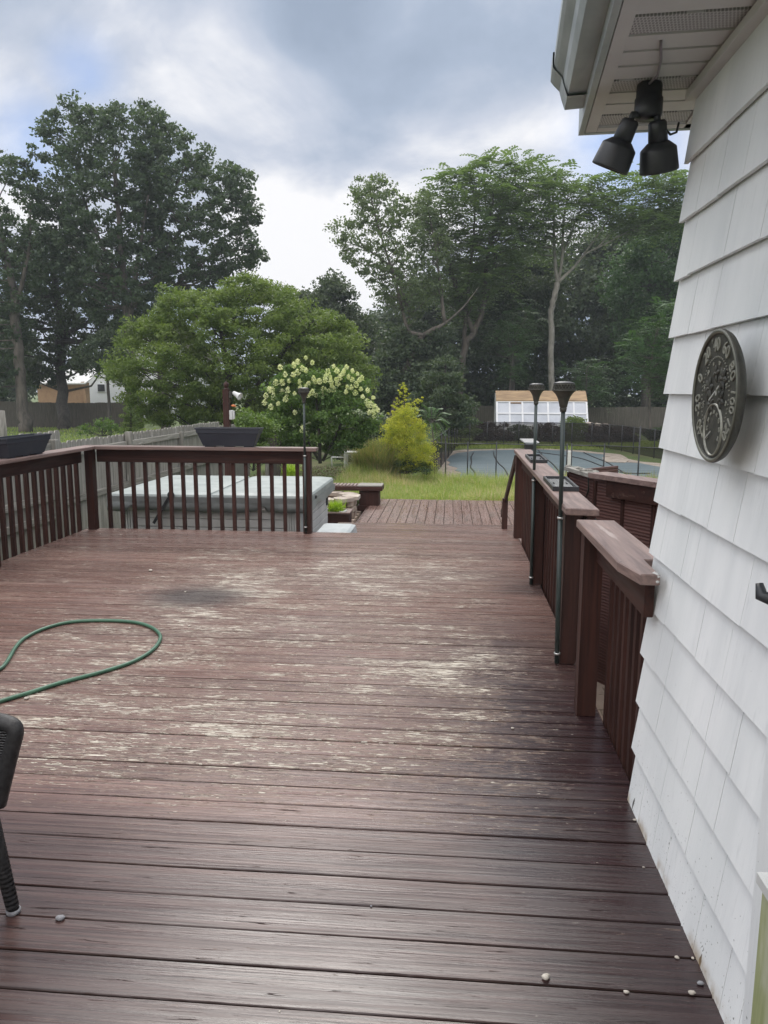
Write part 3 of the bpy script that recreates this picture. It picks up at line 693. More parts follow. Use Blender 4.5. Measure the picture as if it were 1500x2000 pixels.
# ------------------------------------------------------------------ house
WX0, WLEAN = 0.722, 0.030
def wx(z): return WX0 + WLEAN * z
house = thing('house', (0.95, 1.5, 0), 'white shingle sided house wall with eave at the right of the deck', 'house')
mb = MB(); mb.box((0.87, -1.2, -0.5), (4.5, 2.84, 2.7))
mb.build('wall_core', M['whitesid'], house)
def shingles():
    mb = MB(); r = random.Random(21)
    zs = [-0.03] + [0.020 + 0.1965 * k for k in range(1, 13)] + [2.60]
    for k in range(len(zs) - 1):
        z0, z1 = zs[k], zs[k + 1] + 0.035
        y = 2.885 + r.uniform(-.002, .002)
        first = True
        while y > 1.64:
            wdt = r.choice([r.uniform(0.10, 0.2), r.uniform(0.2, 0.36), r.uniform(.25, .42)]); ya = max(1.636, y - wdt)
            if ya - 1.636 < 0.05: ya = 1.636
            dz = r.uniform(-.003, .002); g = r.uniform(.0006, .0022)
            x0, x1 = wx(z0), wx(z1)
            pb, ptp = 0.0, 0.024
            vs = [(x0 + pb, ya + g, z0 + dz), (x0 + pb, y - g, z0 + dz), (x1 + ptp, y - g, z1), (x1 + ptp, ya + g, z1),
                  (x0 + pb + 0.014, ya + g, z0 + dz), (x0 + pb + 0.014, y - g, z0 + dz), (x1 + ptp + .01, y - g, z1), (x1 + ptp + .01, ya + g, z1)]
            mb.add(vs, [(0, 3, 2, 1), (4, 5, 6, 7), (0, 1, 5, 4), (2, 3, 7, 6), (1, 2, 6, 5), (3, 0, 4, 7)])
            y = ya
    return mb
o = shingles().build('shingle_wall', M['shingle'], house)
mb = MB(); mb.add([(0.752, 1.6, -.3), (0.752, 2.876, -.3), (0.868, 2.876, -.3), (0.868, 1.6, -.3), (0.836, 1.6, 2.6), (0.836, 2.876, 2.6), (0.868, 2.876, 2.6), (0.868, 1.6, 2.6)], [(0, 1, 2, 3), (7, 6, 5, 4), (0, 4, 5, 1), (1, 5, 6, 2), (2, 6, 7, 3), (3, 7, 4, 0)]); mb.build('sheathing', M['whitesid'], house)
mb = MB(); mb.box((0.70, 1.49, 0.0), (0.86, 1.634, 2.60), 0.003); mb.build('corner_board', M['shingle'], house)
mb = MB(); mb.box((0.655, 1.10, 0.0), (0.80, 1.488, 0.60), 0.004); mb.build('mildewed_board', M['mildew'], house)
mb = MB(); mb.box((0.64, 1.08, 0.602), (0.80, 1.486, 0.632), 0.004); mb.build('sill', M['white_metal'], house)
# eave, turned a touch like the photo's
EA = 0.075
def er(x, y, z):
    dx, dy = x - 0.47, y - 2.9; return (0.502 + dx * cos(EA) + dy * sin(EA), 2.9 - dx * sin(EA) + dy * cos(EA), z)
def eb(mb, x0, x1, y0, y1, z0, z1):
    c = er((x0 + x1) / 2, (y0 + y1) / 2, (z0 + z1) / 2)
    mb.obox(c, (cos(EA), -sin(EA), 0), (sin(EA), cos(EA), 0), (0, 0, 1), (x1 - x0) / 2, (y1 - y0) / 2, (z1 - z0) / 2)
SZ = 2.62
mb = MB(); eb(mb, 0.452, 1.25, -1.2, 3.30, SZ + 0.012, SZ + 0.03); mb.build('soffit_board', M['soffit'], house)
ys = [(3.30, 'e'), (3.235, 'v'), (3.12, 'p'), (3.01, 'p'), (2.90, 'v'), (2.79, 'p'), (2.68, 'p'), (2.57, 'p'), (2.46, 'v'), (2.34, 'p'), (2.22, 'p'), (2.1, 'p'), (1.98, 'v'), (1.86, 'p')]
for i in range(len(ys) - 1):
    mb = MB(); v = ys[i][1] == 'v'
    eb(mb, 0.500, 0.825, ys[i + 1][0] + 0.014, ys[i][0] - 0.002, SZ + 0.002, SZ + 0.0115)
    mb.build('soffit_vent' if v else 'soffit_panel', M['vent'] if v else M['soffit'], house)
mb = MB(); eb(mb, 0.455, 0.498, -1.2, 3.30, SZ - 0.004, SZ + 0.0115); eb(mb, 0.83, 0.852, -1.2, 3.30, SZ - 0.004, SZ + 0.0115); eb(mb, 0.50, 1.25, 3.255, 3.30, SZ - 0.004, SZ + 0.0115)
mb.build('channel', M['soffit'], house)
mb = MB(); eb(mb, 0.430, 0.4515, -1.2, 3.325, SZ - 0.006, SZ + 0.20); mb.build('fascia', M['gutter'], house)
mb = MB(); eb(mb, 0.452, 1.25, 3.302, 3.325, SZ - 0.006, SZ + 0.20); mb.build('fascia', M['gutter'], house)
mb = MB(); mb.box((0.785, 1.64, 2.585), (0.83, 2.89, SZ - 0.006)); mb.build('frieze', M['soffit'], house)
# gutter, K profile
prof = [(0.430, 2.665), (0.366, 2.662), (0.352, 2.69), (0.345, 2.72), (0.322, 2.745), (0.312, 2.76), (0.312, 2.80), (0.318, 2.80), (0.318, 2.764), (0.352, 2.724), (0.372, 2.668), (0.424, 2.672), (0.424, 2.79), (0.430, 2.79)]
def extr(mb, prof, y0, y1):
    n = len(prof); vs = [er(p[0], y0, p[1]) for p in prof] + [er(p[0], y1, p[1]) for p in prof]
    mb.add(vs, [(i, (i + 1) % n, n + (i + 1) % n, n + i) for i in range(n)])
mb = MB(); extr(mb, prof, -1.2, 3.08); mb.build('gutter', M['gutter'], house)
cap_ = [(0.431, 2.655), (0.362, 2.652), (0.348, 2.69), (0.34, 2.718), (0.316, 2.742), (0.306, 2.755), (0.306, 2.803), (0.431, 2.803)]
mb = MB(); n = len(cap_); vs = [er(p[0], 3.00, p[1]) for p in cap_] + [er(p[0], 3.14, p[1]) for p in cap_]
mb.add(vs, [(i, (i + 1) % n, n + (i + 1) % n, n + i) for i in range(n)] + [tuple(range(n, 2 * n))]); mb.build('gutter_end', M['gutter'], house)
# roof above (not seen, keeps light out)
mb = MB(); vs = [er(0.42, -1.2, 2.86), er(0.42, 3.30, 2.86), er(4.5, 3.36, 4.3), er(4.5, -1.2, 4.3), er(0.42, -1.2, 2.83), er(0.42, 3.30, 2.83), er(4.5, 3.36, 4.26), er(4.5, -1.2, 4.26)]
mb.add(vs, [(0, 1, 2, 3), (7, 6, 5, 4), (0, 4, 5, 1), (1, 5, 6, 2), (2, 6, 7, 3), (3, 7, 4, 0)]); mb.build('roof', M['dfence' + 'x'], house)

# ------------------------------------------------------------------ floodlight
fl = thing('floodlight', (0.65, 2.83, SZ), 'black twin head floodlight hanging from the soffit', 'floodlight')
mb = MB(); mb.lathe([(0, 0), (.040, 0), (.042, -.006), (.042, -.045), (.046, -.047), (.046, -.098), (.040, -.108), (0, -.112)], (0.65, 2.83, SZ), n=28); mb.build('mount', M['plastic'], fl)
def head(px_neck0, px_neck1, px_cup0, px_cup1, Y0, Y1, dep):
    a = gy(*px_neck0, Y0); b_ = gy(*px_neck1, Y0 + dep * .4); c = gy(*px_cup0, Y0 + dep * 0.45); d = gy(*px_cup1, Y0 + dep)
    h = None
    ax = (d - a) / np.linalg.norm(d - a)
    mb = MB(); mb.lathe([(0, 0), (.028, 0), (.031, .006), (.031, .105), (0, .106)], a, ax, 24)
    cc = a + ax * 0.095
    mb.lathe([(0, -.001), (.030, 0), (.046, .014), (.060, .030), (.062, .036), (.062, .112), (.057, .114), (.055, .108), (.054, .06), (0, .05)], cc, ax, 32)
    return mb.build('lamp_head', M['plastic'], fl), a, ax
# left head tips down to the left, right head down to the right and back
def head2(base, tip, k):
    base = np.array(base); ax = np.array(tip) - base; ax /= np.linalg.norm(ax)
    mb = MB(); mb.lathe([(0, 0), (.024, 0), (.030, .008), (.033, .080), (0, .086)], base, ax, 28)
    mb.lathe([(0, -.001), (.033, 0), (.036, .001), (.058, .020), (.060, .024), (.065, .088), (.065, .094), (.061, .096), (.059, .090), (.055, .04), (0, .035)], base + ax * 0.066, ax, 32)
    o = mb.build('lamp_head', M['plastic'], fl)
    mb = MB(); mb.tube([(0.65 + k * .028, 2.82, SZ - .10), tuple(base - ax * .012 + np.array([0, 0, .004])), tuple(base + ax * .01)], .012, 10); mb.build('knuckle', M['plastic'], o)
head2((0.592, 2.815, 2.505), (0.545, 2.85, 2.385), -1)
head2((0.678, 2.815, 2.50), (0.702, 2.86, 2.375), 1)
mb = MB(); mb.tube([(0.60, 2.50, SZ), (0.605, 2.52, SZ - .008), (0.632, 2.62, SZ - .010), (0.648, 2.72, SZ - .014), (0.640, 2.79, SZ - .012)], .0045, 7); mb.build('cable', M['cable'], fl)
mb = MB(); mb.tube([(0.70, 2.80, 2.47), (0.73, 2.84, 2.462), (0.755, 2.86, 2.475), (0.765, 2.875, 2.51)], .004, 7); mb.build('cable', M['plastic'], fl)

# ------------------------------------------------------------------ wall thermometer
TC = np.array([0.712, 2.118, 1.586]); TR = 0.176
M['rimb'] = simple('rim_highlight_bronze', (0.20, 0.20, 0.165), (0.13, 0.13, 0.105), 0.4, 20, 0.4, 0.2)  # paler bronze puts the rim's highlight into the colour
th_ = thing('wall_thermometer', tuple(TC), 'round bronze outdoor thermometer with raised numerals on white shingle wall', 'thermometer')
mb = MB(); mb.lathe([(0, 0.012), (TR - .016, 0.012), (TR - .011, 0.013), (TR - .009, 0.018), (TR - .004, 0.019), (TR - .001, 0.016), (TR, 0.010), (TR - .006, -.001), (TR - .02, -.010), (0, -.012)][::-1], TC, (-1, 0, 0), 72)
mb.build('dial', M['bronze'], th_)
mb = MB(); mb.lathe([(TR - .0115, .0165), (TR - .009, .0195), (TR - .0045, .0202), (TR - .002, .018)], TC, (-1, 0, 0), 72); mb.build('rim_highlight', M['rimb'], th_)
FX = TC[0] - 0.0125
def dp(r, a):   # a = clockwise angle from top as seen from the deck; viewer faces +x so right = -y
    return (TC[1] - r * sin(a), TC[2] + r * cos(a))
fcur = {}
def text(s, y, z, size, rot, parent, ext=0.0016, name='numeral', mat=None, x=None):
    cu = bpy.data.curves.new('txt', 'FONT'); cu.body = s; cu.size = size; cu.align_x = 'CENTER'; cu.align_y = 'CENTER'; cu.extrude = ext; cu.resolution_u = 3; cu.bevel_depth = 0.0003; cu.bevel_resolution = 0
    to = bpy.data.objects.new('txt', cu); COL.objects.link(to)
    dg = bpy.context.evaluated_depsgraph_get(); me = bpy.data.meshes.new_from_object(to.evaluated_get(dg))
    bpy.data.objects.remove(to); bpy.data.curves.remove(cu)
    # local X -> -Y world, local Y -> Z world, normal -> -X
    Rm = Matrix(((0, 0, -1, 0), (-1, 0, 0, 0), (0, 1, 0, 0), (0, 0, 0, 1))) @ Matrix.Rotation(-rot, 4, 'Z')
    xx = FX - 0.001 if x is None else x
    me.transform(Matrix.Translation((xx, y, z)) @ Rm)
    inv = world_of(parent).inverted(); me.transform(inv)
    me.materials.clear(); me.materials.append(mat or M['bronzelite'])
    o = bpy.data.objects.new(name, me); COL.objects.link(o); o.parent = parent; return o
M['bronzelite'] = simple('raised_bronze', (0.29, 0.29, 0.25), (0.20, 0.20, 0.17), 0.42, 30, 0.25, 0.1)
for v in range(-40, 121, 20):
    a = (v - 42) * R(1.63); y, z = dp(0.134, a); text(str(v), y, z, 0.050 if v < 100 else 0.044, a, th_, 0.0022)
for v in range(-40, 121, 4):
    a = (v - 42) * R(1.63)
    y, z = dp(0.104, a); mb = MB(); mb.lathe([(0, 0), (.0028, 0), (.0022, .002), (0, .0024)], (FX, y, z), (-1, 0, 0), 6)
    if v == -40: ticks = mb
    else:
        ticks.add(mb.v, mb.f)
ticks.build('tick_marks', M['bronzelite'], th_)
y, z = dp(0.152, R(-17)); text('F', y, z, 0.016, R(-17), th_, name='unit_letter')
for v in range(-40, 50, 10):
    a = (v - 5.5) * R(2.93) ; y, z = dp(0.088, a)
    if abs(v) < 45: text(str(v), y, z, 0.014, a, th_, 0.001)
# humidity sub dial
HC = (TC[1] - 0.004, TC[2] - 0.088)
def ring(mb, cy_, cz_, r, w_, h, n=48):
    mb.lathe([(r - w_, 0), (r - w_ * .5, h), (r + w_ * .5, h), (r + w_, 0)], (FX, cy_, cz_), (-1, 0, 0), n)
mb = MB(); ring(mb, HC[0], HC[1], 0.068, 0.003, 0.005); mb.build('humidity_ring', M['bronzelite'], th_)
for v in range(10, 100, 10):
    a = (v - 50) * R(2.9); text(str(v), HC[0] - .047 * sin(a), HC[1] + .047 * cos(a), 0.0135, a, th_, 0.001)
# raised leaf and blossom relief around the centre
mb = MB(); r = random.Random(5)
def petal(cy_, cz_, a, L, W):
    d = (-sin(a), cos(a)); n_ = (d[1], -d[0]); vs = []
    for t, wd, h in ((0, .15, .001), (.3, .8, .005), (.6, 1, .006), (.85, .6, .004), (1, 0.05, .001)):
        for s in (-1, -.4, .4, 1):
            vs.append((FX - h * (1 - .75 * abs(s)) - .0005, cy_ + d[0] * L * t + n_[0] * W * wd * s, cz_ + d[1] * L * t + n_[1] * W * wd * s))
    mb.add(vs, [(i * 4 + k, i * 4 + k + 1, (i + 1) * 4 + k + 1, (i + 1) * 4 + k) for i in range(4) for k in range(3)], True)
for (cy_, cz_, nn_, L) in ((-.052, .045, 6, .032), (.05, .02, 6, .034), (.03, -.022, 5, .026), (-.045, -.008, 5, .028), (.0, .06, 4, .024)):
    a0 = r.random() * 6
    for i in range(nn_): petal(TC[1] + cy_, TC[2] + cz_, a0 + i * 2 * pi / nn_, L, L * .27)
    mb.lathe([(0, .007), (.004, .006), (.005, 0)], (FX, TC[1] + cy_, TC[2] + cz_), (-1, 0, 0), 8)
mb.build('relief', M['bronze'], th_)
M['needle'] = simple('pale_needle', (0.5, 0.5, 0.47), (0.4, 0.4, 0.38), 0.4, 20, 0.2)
a = R(62); L = 0.078
p0 = np.array([TC[0] - .024, TC[1] + .012, TC[2] - .01]); p1 = p0 + np.array([0, -sin(a) * L, cos(a) * L])
mb = MB(); mb.bar(p0, p1, .0045, .0016, (1, 0, 0)); mb.obox(p1 - np.array([0, -sin(a), cos(a)]) * .02 + np.array([0, 0, -.006]), (0, 1, 0), (0, 0, 1), (1, 0, 0), .003, .008, .0008)
mb.build('needle', M['needle'], th_)
a = R(-118); p0 = np.array([TC[0] - .02, HC[0], HC[1] - .004]); p1 = p0 + np.array([0, -sin(a) * .05, cos(a) * .05])
mb = MB(); mb.bar(p0, p1, .003, .0014, (1, 0, 0)); mb.build('needle', M['needle'], th_)

# black bracket on the wall at the frame edge
hk = thing('wall_hook', (0.70, 1.70, 1.17), 'black metal bracket fixed to white shingles at right edge', 'hook')
mb = MB(); mb.tube([(0.735, 1.66, 1.17), (0.70, 1.665, 1.155), (0.682, 1.68, 1.16), (0.68, 1.69, 1.185)], [.014, .016, .014, .008], 12); mb.build('arm', M['plastic'], hk)
mb = MB(); mb.lathe([(0, 0), (.028, 0), (.028, .010), (0, .014)], (0.742, 1.655, 1.175), (-1, 0, 0), 20); mb.build('plate', M['plastic'], hk)

# ------------------------------------------------------------------ planters, trays, torches
def planter(c, ax, L, label, h=0.215):
    """trough planter: flared box with a rim, hollow, soil inside; ax = long direction"""
    t = thing('trough_planter', c, label, 'planter', 'trough planters on the deck rail')
    ax = np.array(ax, float); ay = np.array([-ax[1], ax[0], 0]); c = np.array(c, float)
    def ringp(hl, hw, z): return [c + ax * sx * hl + ay * sy * hw + np.array([0, 0, z]) for sx, sy in ((-1, -1), (1, -1), (1, 1), (-1, 1))]
    k = h / 0.215
    lv = [(L * .39, .055, .012), (L * .462, .085, .150 * k), (L * .477, .09, .155 * k), (L * .486, .093, .195 * k), (L * .50, .099, .199 * k), (L * .50, .099, .215 * k), (L * .488, .088, .215 * k), (L * .47, .082, .17 * k)]
    vs = []; 
    for q in lv: vs += ringp(*q)
    fs = [(3, 2, 1, 0)]
    for i in range(len(lv) - 1):
        for j in range(4): fs.append((i * 4 + j, i * 4 + (j + 1) % 4, (i + 1) * 4 + (j + 1) % 4, (i + 1) * 4 + j))
    mb = MB(); mb.add(vs, fs)
    for sx in (-.3, 0, .3):
        mb.obox(c + ax * sx * L + np.array([0, 0, .006]), ax, ay, (0, 0, 1), L * .07, .045, .0065)
    mb.build('trough', M['navy'], t)
    mb = MB(); mb.add(ringp(L * .469, .081, .172 * k), [(0, 1, 2, 3)]); mb.build('soil', M['soil'], t)
    return t
planter((-2.47, 8.42, CAPZ - .004), (1, 0, 0), 0.74, 'dark navy trough planter on the back rail left of the torch')
planter((-4.11, 7.02, CAPZ - .006), (0, 1, 0), 0.80, 'dark navy trough planter on the left side rail at the frame edge', 0.195)
def tray(c, ax, L, W, label, wet):
    t = thing('plant_tray', c, label, 'tray', 'trays on the right rail cap')
    c = np.array(c, float); ax = np.array([ax[0], ax[1], 0.0]); ax /= np.linalg.norm(ax); ay = np.array([-ax[1], ax[0], 0])
    mb = MB(); mb.obox(c + np.array([0, 0, .003]), ax, ay, (0, 0, 1), L / 2, W / 2, .003)
    for s in (-1, 1):
        mb.obox(c + ax * s * (L / 2 - .007) + np.array([0, 0, .017]), ax, ay, (0, 0, 1), .007, W / 2, .0115)
        mb.obox(c + ay * s * (W / 2 - .007) + np.array([0, 0, .0165]), ax, ay, (0, 0, 1), L / 2 - .0145, .007, .011)
    for s in (-1, 1):
        mb.obox(c + ax * s * L * .0 + ay * s * W * .26 + np.array([0, 0, .014]), ax, ay, (0, 0, 1), .03, .003, .006)
    mb.build('tray_body', M['plastic'], t)
    mb = MB(); mb.obox(c + np.array([0, 0, .0085]), ax, ay, (0, 0, 1), L / 2 - .016, W / 2 - .016, .0022 if wet else .001); mb.build('rain_water' if wet else 'tray_insert', M['water'] if wet else M['navy'], t)
tray((0.748, 5.22, CAPZ - .003), (0.02, 1), 0.62, 0.165, 'black tray holding bright rain water on the right rail cap', True)
tray((0.795, 7.15, CAPZ - .003), (0.02, 1), 0.62, 0.15, 'smaller looking empty black tray on the far end of the right rail cap', False)

def torch(x, y, ztop, zbot, label, lean=(0, 0), name='torch'):
    t = thing('solar_torch', (x, y, zbot), label, 'torch', 'pole torches clamped to the railing posts')
    lx, ly = lean
    def P(z): return (x + lx * (z - zbot), y + ly * (z - zbot), z)
    zm = 0.88
    mb = MB(); mb.tube([P(zbot), P(zm)], 0.014, 12); lp = mb.build('lower_pole', M['pole'], t)
    for z in (zm, zbot + .06):
        mb = MB(); mb.tube([P(z - .006), P(z + .006)], 0.0185, 12); mb.build('ring', M['steel'], lp)
    mb = MB(); mb.tube([P(zm), P(ztop - .16)], 0.0125, 12); mb.build('upper_pole', M['pole'], t)

    c = P(ztop - .17)
    mb = MB(); mb.lathe([(0, -.002), (.017, 0), (.020, .020), (.017, .024), (.021, .027), (.024, .042), (.029, .064), (.037, .084), (.049, .102), (.062, .114), (.064, .118)], c, n=28)
    fnl = mb.build('funnel', M['bronze'], t)
    mb = MB()
    # open lattice band
    n = 22; z0, z1 = c[2] + .118, c[2] + .152
    for k in range(n):
        for s in (-1, 1):
            a0 = 2 * pi * k / n; a1 = a0 + s * 2 * pi / n * 1.3
            mb.tube([(c[0] + .064 * cos(a0), c[1] + .064 * sin(a0), z0), (c[0] + .0565 * cos(a1), c[1] + .0565 * sin(a1), z1)], .0022, 4, False)
    for (rr_, zz_, th0) in ((.064, z0, .0035), (.0565, z1, .0035)):
        mb.lathe([(rr_ - th0, zz_ - c[2] - .004), (rr_ + .001, zz_ - c[2] - .004), (rr_ + .001, zz_ - c[2] + .004), (rr_ - th0, zz_ - c[2] + .004), (rr_ - th0, zz_ - c[2] - .004)], c, n=28)
    mb.lathe([(.049, .116), (.047, .152)], c, n=24)
    mb.build('lattice', M['bronze'], fnl)
    mb = MB(); mb.lathe([(.057, .1565), (.058, .159), (.054, .162), (.03, .168), (0, .170)], c, n=28); mb.build('lid', M['plastic'], fnl)
    return t
torch(0.650, 4.385, 1.653, 0.01, 'taller looking solar torch nearest the house, clamped to the near post of the right railing', (-0.014, 0))
torch(0.690, 6.25, 1.660, 0.01, 'middle solar torch clamped to the second post of the right railing', (-.006, 0))
torch(-1.60, 8.328, 1.628, 0.02, 'solar torch at the end post of the back railing in front of the hydrangea')
torch(-4.145, 6.58, 1.64, 0.02, 'torch pole at the left side railing cut by the frame edge', (-.05, 0))

# ------------------------------------------------------------------ hose, pebbles, chair
def catmull(pts, n=8):
    P = [np.array(p, float) for p in pts]; P = [2 * P[0] - P[1]] + P + [2 * P[-1] - P[-2]]; out = []
    for i in range(1, len(P) - 2):
        for k in range(n):
            t = k / n
            out.append(0.5 * ((2 * P[i]) + (-P[i - 1] + P[i + 1]) * t + (2 * P[i - 1] - 5 * P[i] + 4 * P[i + 1] - P[i + 2]) * t * t + (-P[i - 1] + 3 * P[i] - 3 * P[i + 1] + P[i + 2]) * t ** 3))
    out.append(P[-2]); return out
hp = [(-160, 1425), (-60, 1392), (0, 1370), (60, 1352), (120, 1333), (200, 1312), (260, 1292), (297, 1270), (313, 1248), (306, 1232), (280, 1219), (240, 1213), (180, 1212), (130, 1216), (85, 1228), (50, 1245), (32, 1262), (15, 1290), (0, 1306), (-40, 1322), (-110, 1335)]
pts = [gz(a, b_, 0.012) for a, b_ in hp]
mb = MB(); mb.tube(catmull(pts, 6), 0.0115, 12); tag(mb.build('garden_hose', M['hose']), 'green garden hose looping across the worn deck boards', 'hose')
def pebble(px, py, s, label, mat, seed, flat=.6):
    r = random.Random(seed); c = gz(px, py, 0.0); n, m = 10, 7; vs = []
    ph = [r.random() * 6 for _ in range(4)]
    for i in range(m + 1):
        th = pi * i / m
        for k in range(n):
            a = 2 * pi * k / n; q = 1 + .16 * sin(2 * a + ph[0]) + .12 * sin(3 * a + ph[1]) * sin(th) + .08 * sin(5 * a + ph[2] + th * 3)
            vs.append((c[0] + s * q * sin(th) * cos(a), c[1] + s * .8 * q * sin(th) * sin(a), s * flat + s * flat * cos(th)))
    fs = [(i * n + k, (i + 1) * n + k, (i + 1) * n + (k + 1) % n, i * n + (k + 1) % n) for i in range(m) for k in range(n)]
    mb = MB(); mb.add(vs, fs, True); return tag(mb.build('pebble', M[mat]), label, 'pebble', 'pebbles and grit on the deck')
for i, (px, py, s, l, mt) in enumerate([
    (118, 1797, .013, 'flat oval pebble on the deck right of the chair leg', 'stone2'),
    (1066, 1912, .012, 'angular cream stone chip, largest loose stone on the near boards', 'stone'),
    (1368, 1923, .0085, 'grey pebble against the foot of the shingle wall', 'stone2'),
    (1351, 1942, .009, 'rounded cream pebble beside the grey pebble near the wall', 'stone'),
    (1322, 1872, .0065, 'small tan pebble two boards up from the cream pebble', 'stone'),
    (1353, 1873, .005, 'tiny white pebble touching the wall above the grey pebble', 'stone'),
    (1223, 1940, .007, 'small flat pebble in the near board gap right of the cream chip', 'stone'),
    (1240, 1603, .0065, 'tan pebble at the wall corner beside the first shingles', 'stone'),
    (1257, 1695, .0045, 'tiny white chip on the board by the wall', 'stone'),
    (1001, 1424, .008, 'white stone chip on the dark boards left of the near railing post', 'stone'),
    (253, 1228, .009, 'pale pebble just inside the hose loop', 'stone'),
    (311, 1291, .009, 'pale pebble just outside the tip of the hose loop', 'stone'),
    (194, 1329, .009, 'tan pebble below the lower run of the hose', 'stone'),
    (52, 1366, .012, 'brown stone near the hose at the left frame edge', 'stone'),
    (362, 1157, .008, 'white grit piece on the dark mildew mark', 'stone'),
    (294, 1116, .017, 'flat white chip left of the mildew mark on the far boards', 'stone'),
    (196, 1043, .008, 'white grit piece nearest the corner post', 'stone'),
    (236, 1045, .008, 'white grit piece second from the corner post', 'stone'),
    (725, 1771, .004, 'tiny dark pebble in the board gap in the middle of the near deck', 'stone2'),
    (546, 1977, .0035, 'tiny white grit at the bottom edge of the view', 'stone'),
    (370, 1224, .009, 'pale grit right of the hose loop', 'stone')]):
    pebble(px, py, s, l, mt, i + 1)
# wicker armchair, only its near front corner is in view
ch = thing('wicker_chair', (-1.60, 1.74, 0), 'dark wicker armchair with wrapped legs cut by the left frame edge', 'chair')
def chair():
    x0, x1, ya, yb_ = -1.90, -1.345, 1.46, 2.03
    mb = MB(); mb.box((x0 + .02, ya + .03, .38), (x1 - .02, yb_ - .03, .45), .01); mb.build('seat', M['wicker'], ch)
    for y, dy in ((ya, -1), (yb_, 1)):
        # arm panel: woven side that narrows down to the seat, with a thick rolled top
        mb = MB(); pr_ = [(x0, .40), (x0, .64), (x1 + .035, .62), (x1 + .075, .60), (x1 + .045, .50), (x1 + .02, .42), (x1, .36), (x0, .36)]
        n = len(pr_); vs = [(p[0], y - .016, p[1]) for p in pr_] + [(p[0], y + .016, p[1]) for p in pr_]
        mb.add(vs, [tuple(range(n))[::-1], tuple(range(n, 2 * n))] + [(i, (i + 1) % n, n + (i + 1) % n, n + i) for i in range(n)]); mb.build('arm_panel', M['wicker'], ch)
        mb = MB(); mb.tube(catmull([(x0, y, .65), (x0 + .3, y, .645), (x1 - .02, y, .632), (x1 + .05, y, .622), (x1 + .075, y, .60), (x1 + .058, y, .54), (x1 + .03, y, .45), (x1 + .002, y, .36)], 5), .024, 12); mb.build('arm_roll', M['wicker_leg'], ch)
        mb = MB(); mb.tube([(x1 - .035, y, .37), (x1 + .022, y + dy * 0.0, .012)], [.024, .0175], 14)
        for k in range(24):
            t = k / 24; q = (x1 - .035 + .057 * t, y, .37 - .358 * t); mb.tube([(q[0], q[1], q[2] + .004), (q[0] + .0012, q[1], q[2] - .004)], .0262 - .0065 * t, 12, False)
        lg = mb.build('leg', M['wicker_leg'], ch)
        mb = MB(); mb.lathe([(0, 0), (.021, 0), (.022, .010), (.018, .013)], (x1 + .023, y, .001), n=16); mb.build('foot', M['stone2'], lg)
        mb = MB(); mb.tube([(x0 + .03, y, .37), (x0 - .03, y, .0)], [.024, .0175], 12); mb.build('leg', M['wicker_leg'], ch)
    mb = MB(); mb.bar((x0 + .01, (ya + yb_) / 2, .40), (x0 - .10, (ya + yb_) / 2, .92), yb_ - ya, .035, (1, 0, 0)); mb.build('backrest', M['wicker'], ch)
chair()
# ------------------------------------------------------------------ left board fence
def picket_run(t, X, y0, y1, zt, zb, pw=0.139, seed=1, mat='fence', rails=(0.11, 0.74), side=1):
    mb = MB(); r = random.Random(seed); y = y0
    while y < y1:
        w_ = pw; g = .004; dz = r.uniform(-.012, .012); dx = r.uniform(-.004, .004); ze = zt + dz; c_ = .03; a, b_ = y + g, y + w_ - g
        pr_ = [(a, zb), (a, ze - c_), (a + c_, ze), (b_ - c_, ze), (b_, ze - c_), (b_, zb)]
        vs = [(X + dx, p[0], p[1]) for p in pr_] + [(X + dx - .018, p[0], p[1]) for p in pr_]; n = 6
        mb.add(vs, [tuple(range(n)), tuple(range(n, 2 * n))[::-1]] + [(i, n + i, n + (i + 1) % n, (i + 1) % n) for i in range(n)]); y += w_
    mb.build('picket_panel', M[mat + 'z'], t)
    for z in rails:
        mb = MB(); mb.box((X + .006, y0, z - .045), (X + .042, y1, z + .045), .003); mb.build('rail', M[mat + 'y'], t)
fn = thing('picket_fence', (-5.2, 9.7, -.66), 'weathered grey dog-ear picket fence running beside the hot tub', 'fence')
picket_run(fn, -5.2, -0.6, 9.72, 1.06, -0.62, seed=1, rails=(-.05, 0.11 + .1, 0.86))
picket_run(fn, -5.2, 9.72, 16.85, 0.90, -0.60, seed=2, rails=(0.09, 0.735))
picket_run(fn, -5.2, 16.85, 19.2, 0.78, -0.60, seed=3, rails=(0.0, 0.62))
for y, zt in ((-0.4, 1.0), (1.9, 1.0), (4.3, 1.0), (6.8, 1.0), (9.55, .95), (11.9, .93), (14.3, .80), (16.9, .80), (19.1, .8)):
    mb = MB(); mb.box((-5.192, y - .045, -.65), (-5.10, y + .045, zt), .004); mb.build('post', M['fencez'], fn)
g2 = thing('picket_fence', (-3.2, 19.5, -.6), 'short old fence panel between the climbing shrub and the hydrangea', 'fence')
p0, p1 = gy(522, 832, 19), gy(549, 832, 19)
mb = MB()
for k in range(3): mb.box((p0[0] + k * .12, 18.99, -.6), (p0[0] + k * .12 + .112, 19.01, .74 + .02 * k), .003)
mb.build('panel', M['dfencez'], g2)
mb = MB(); mb.box((p0[0] - .06, 18.93, -.6), (p0[0] + .03, 19.03, .82), .004); mb.build('post', M['fencez'], g2)

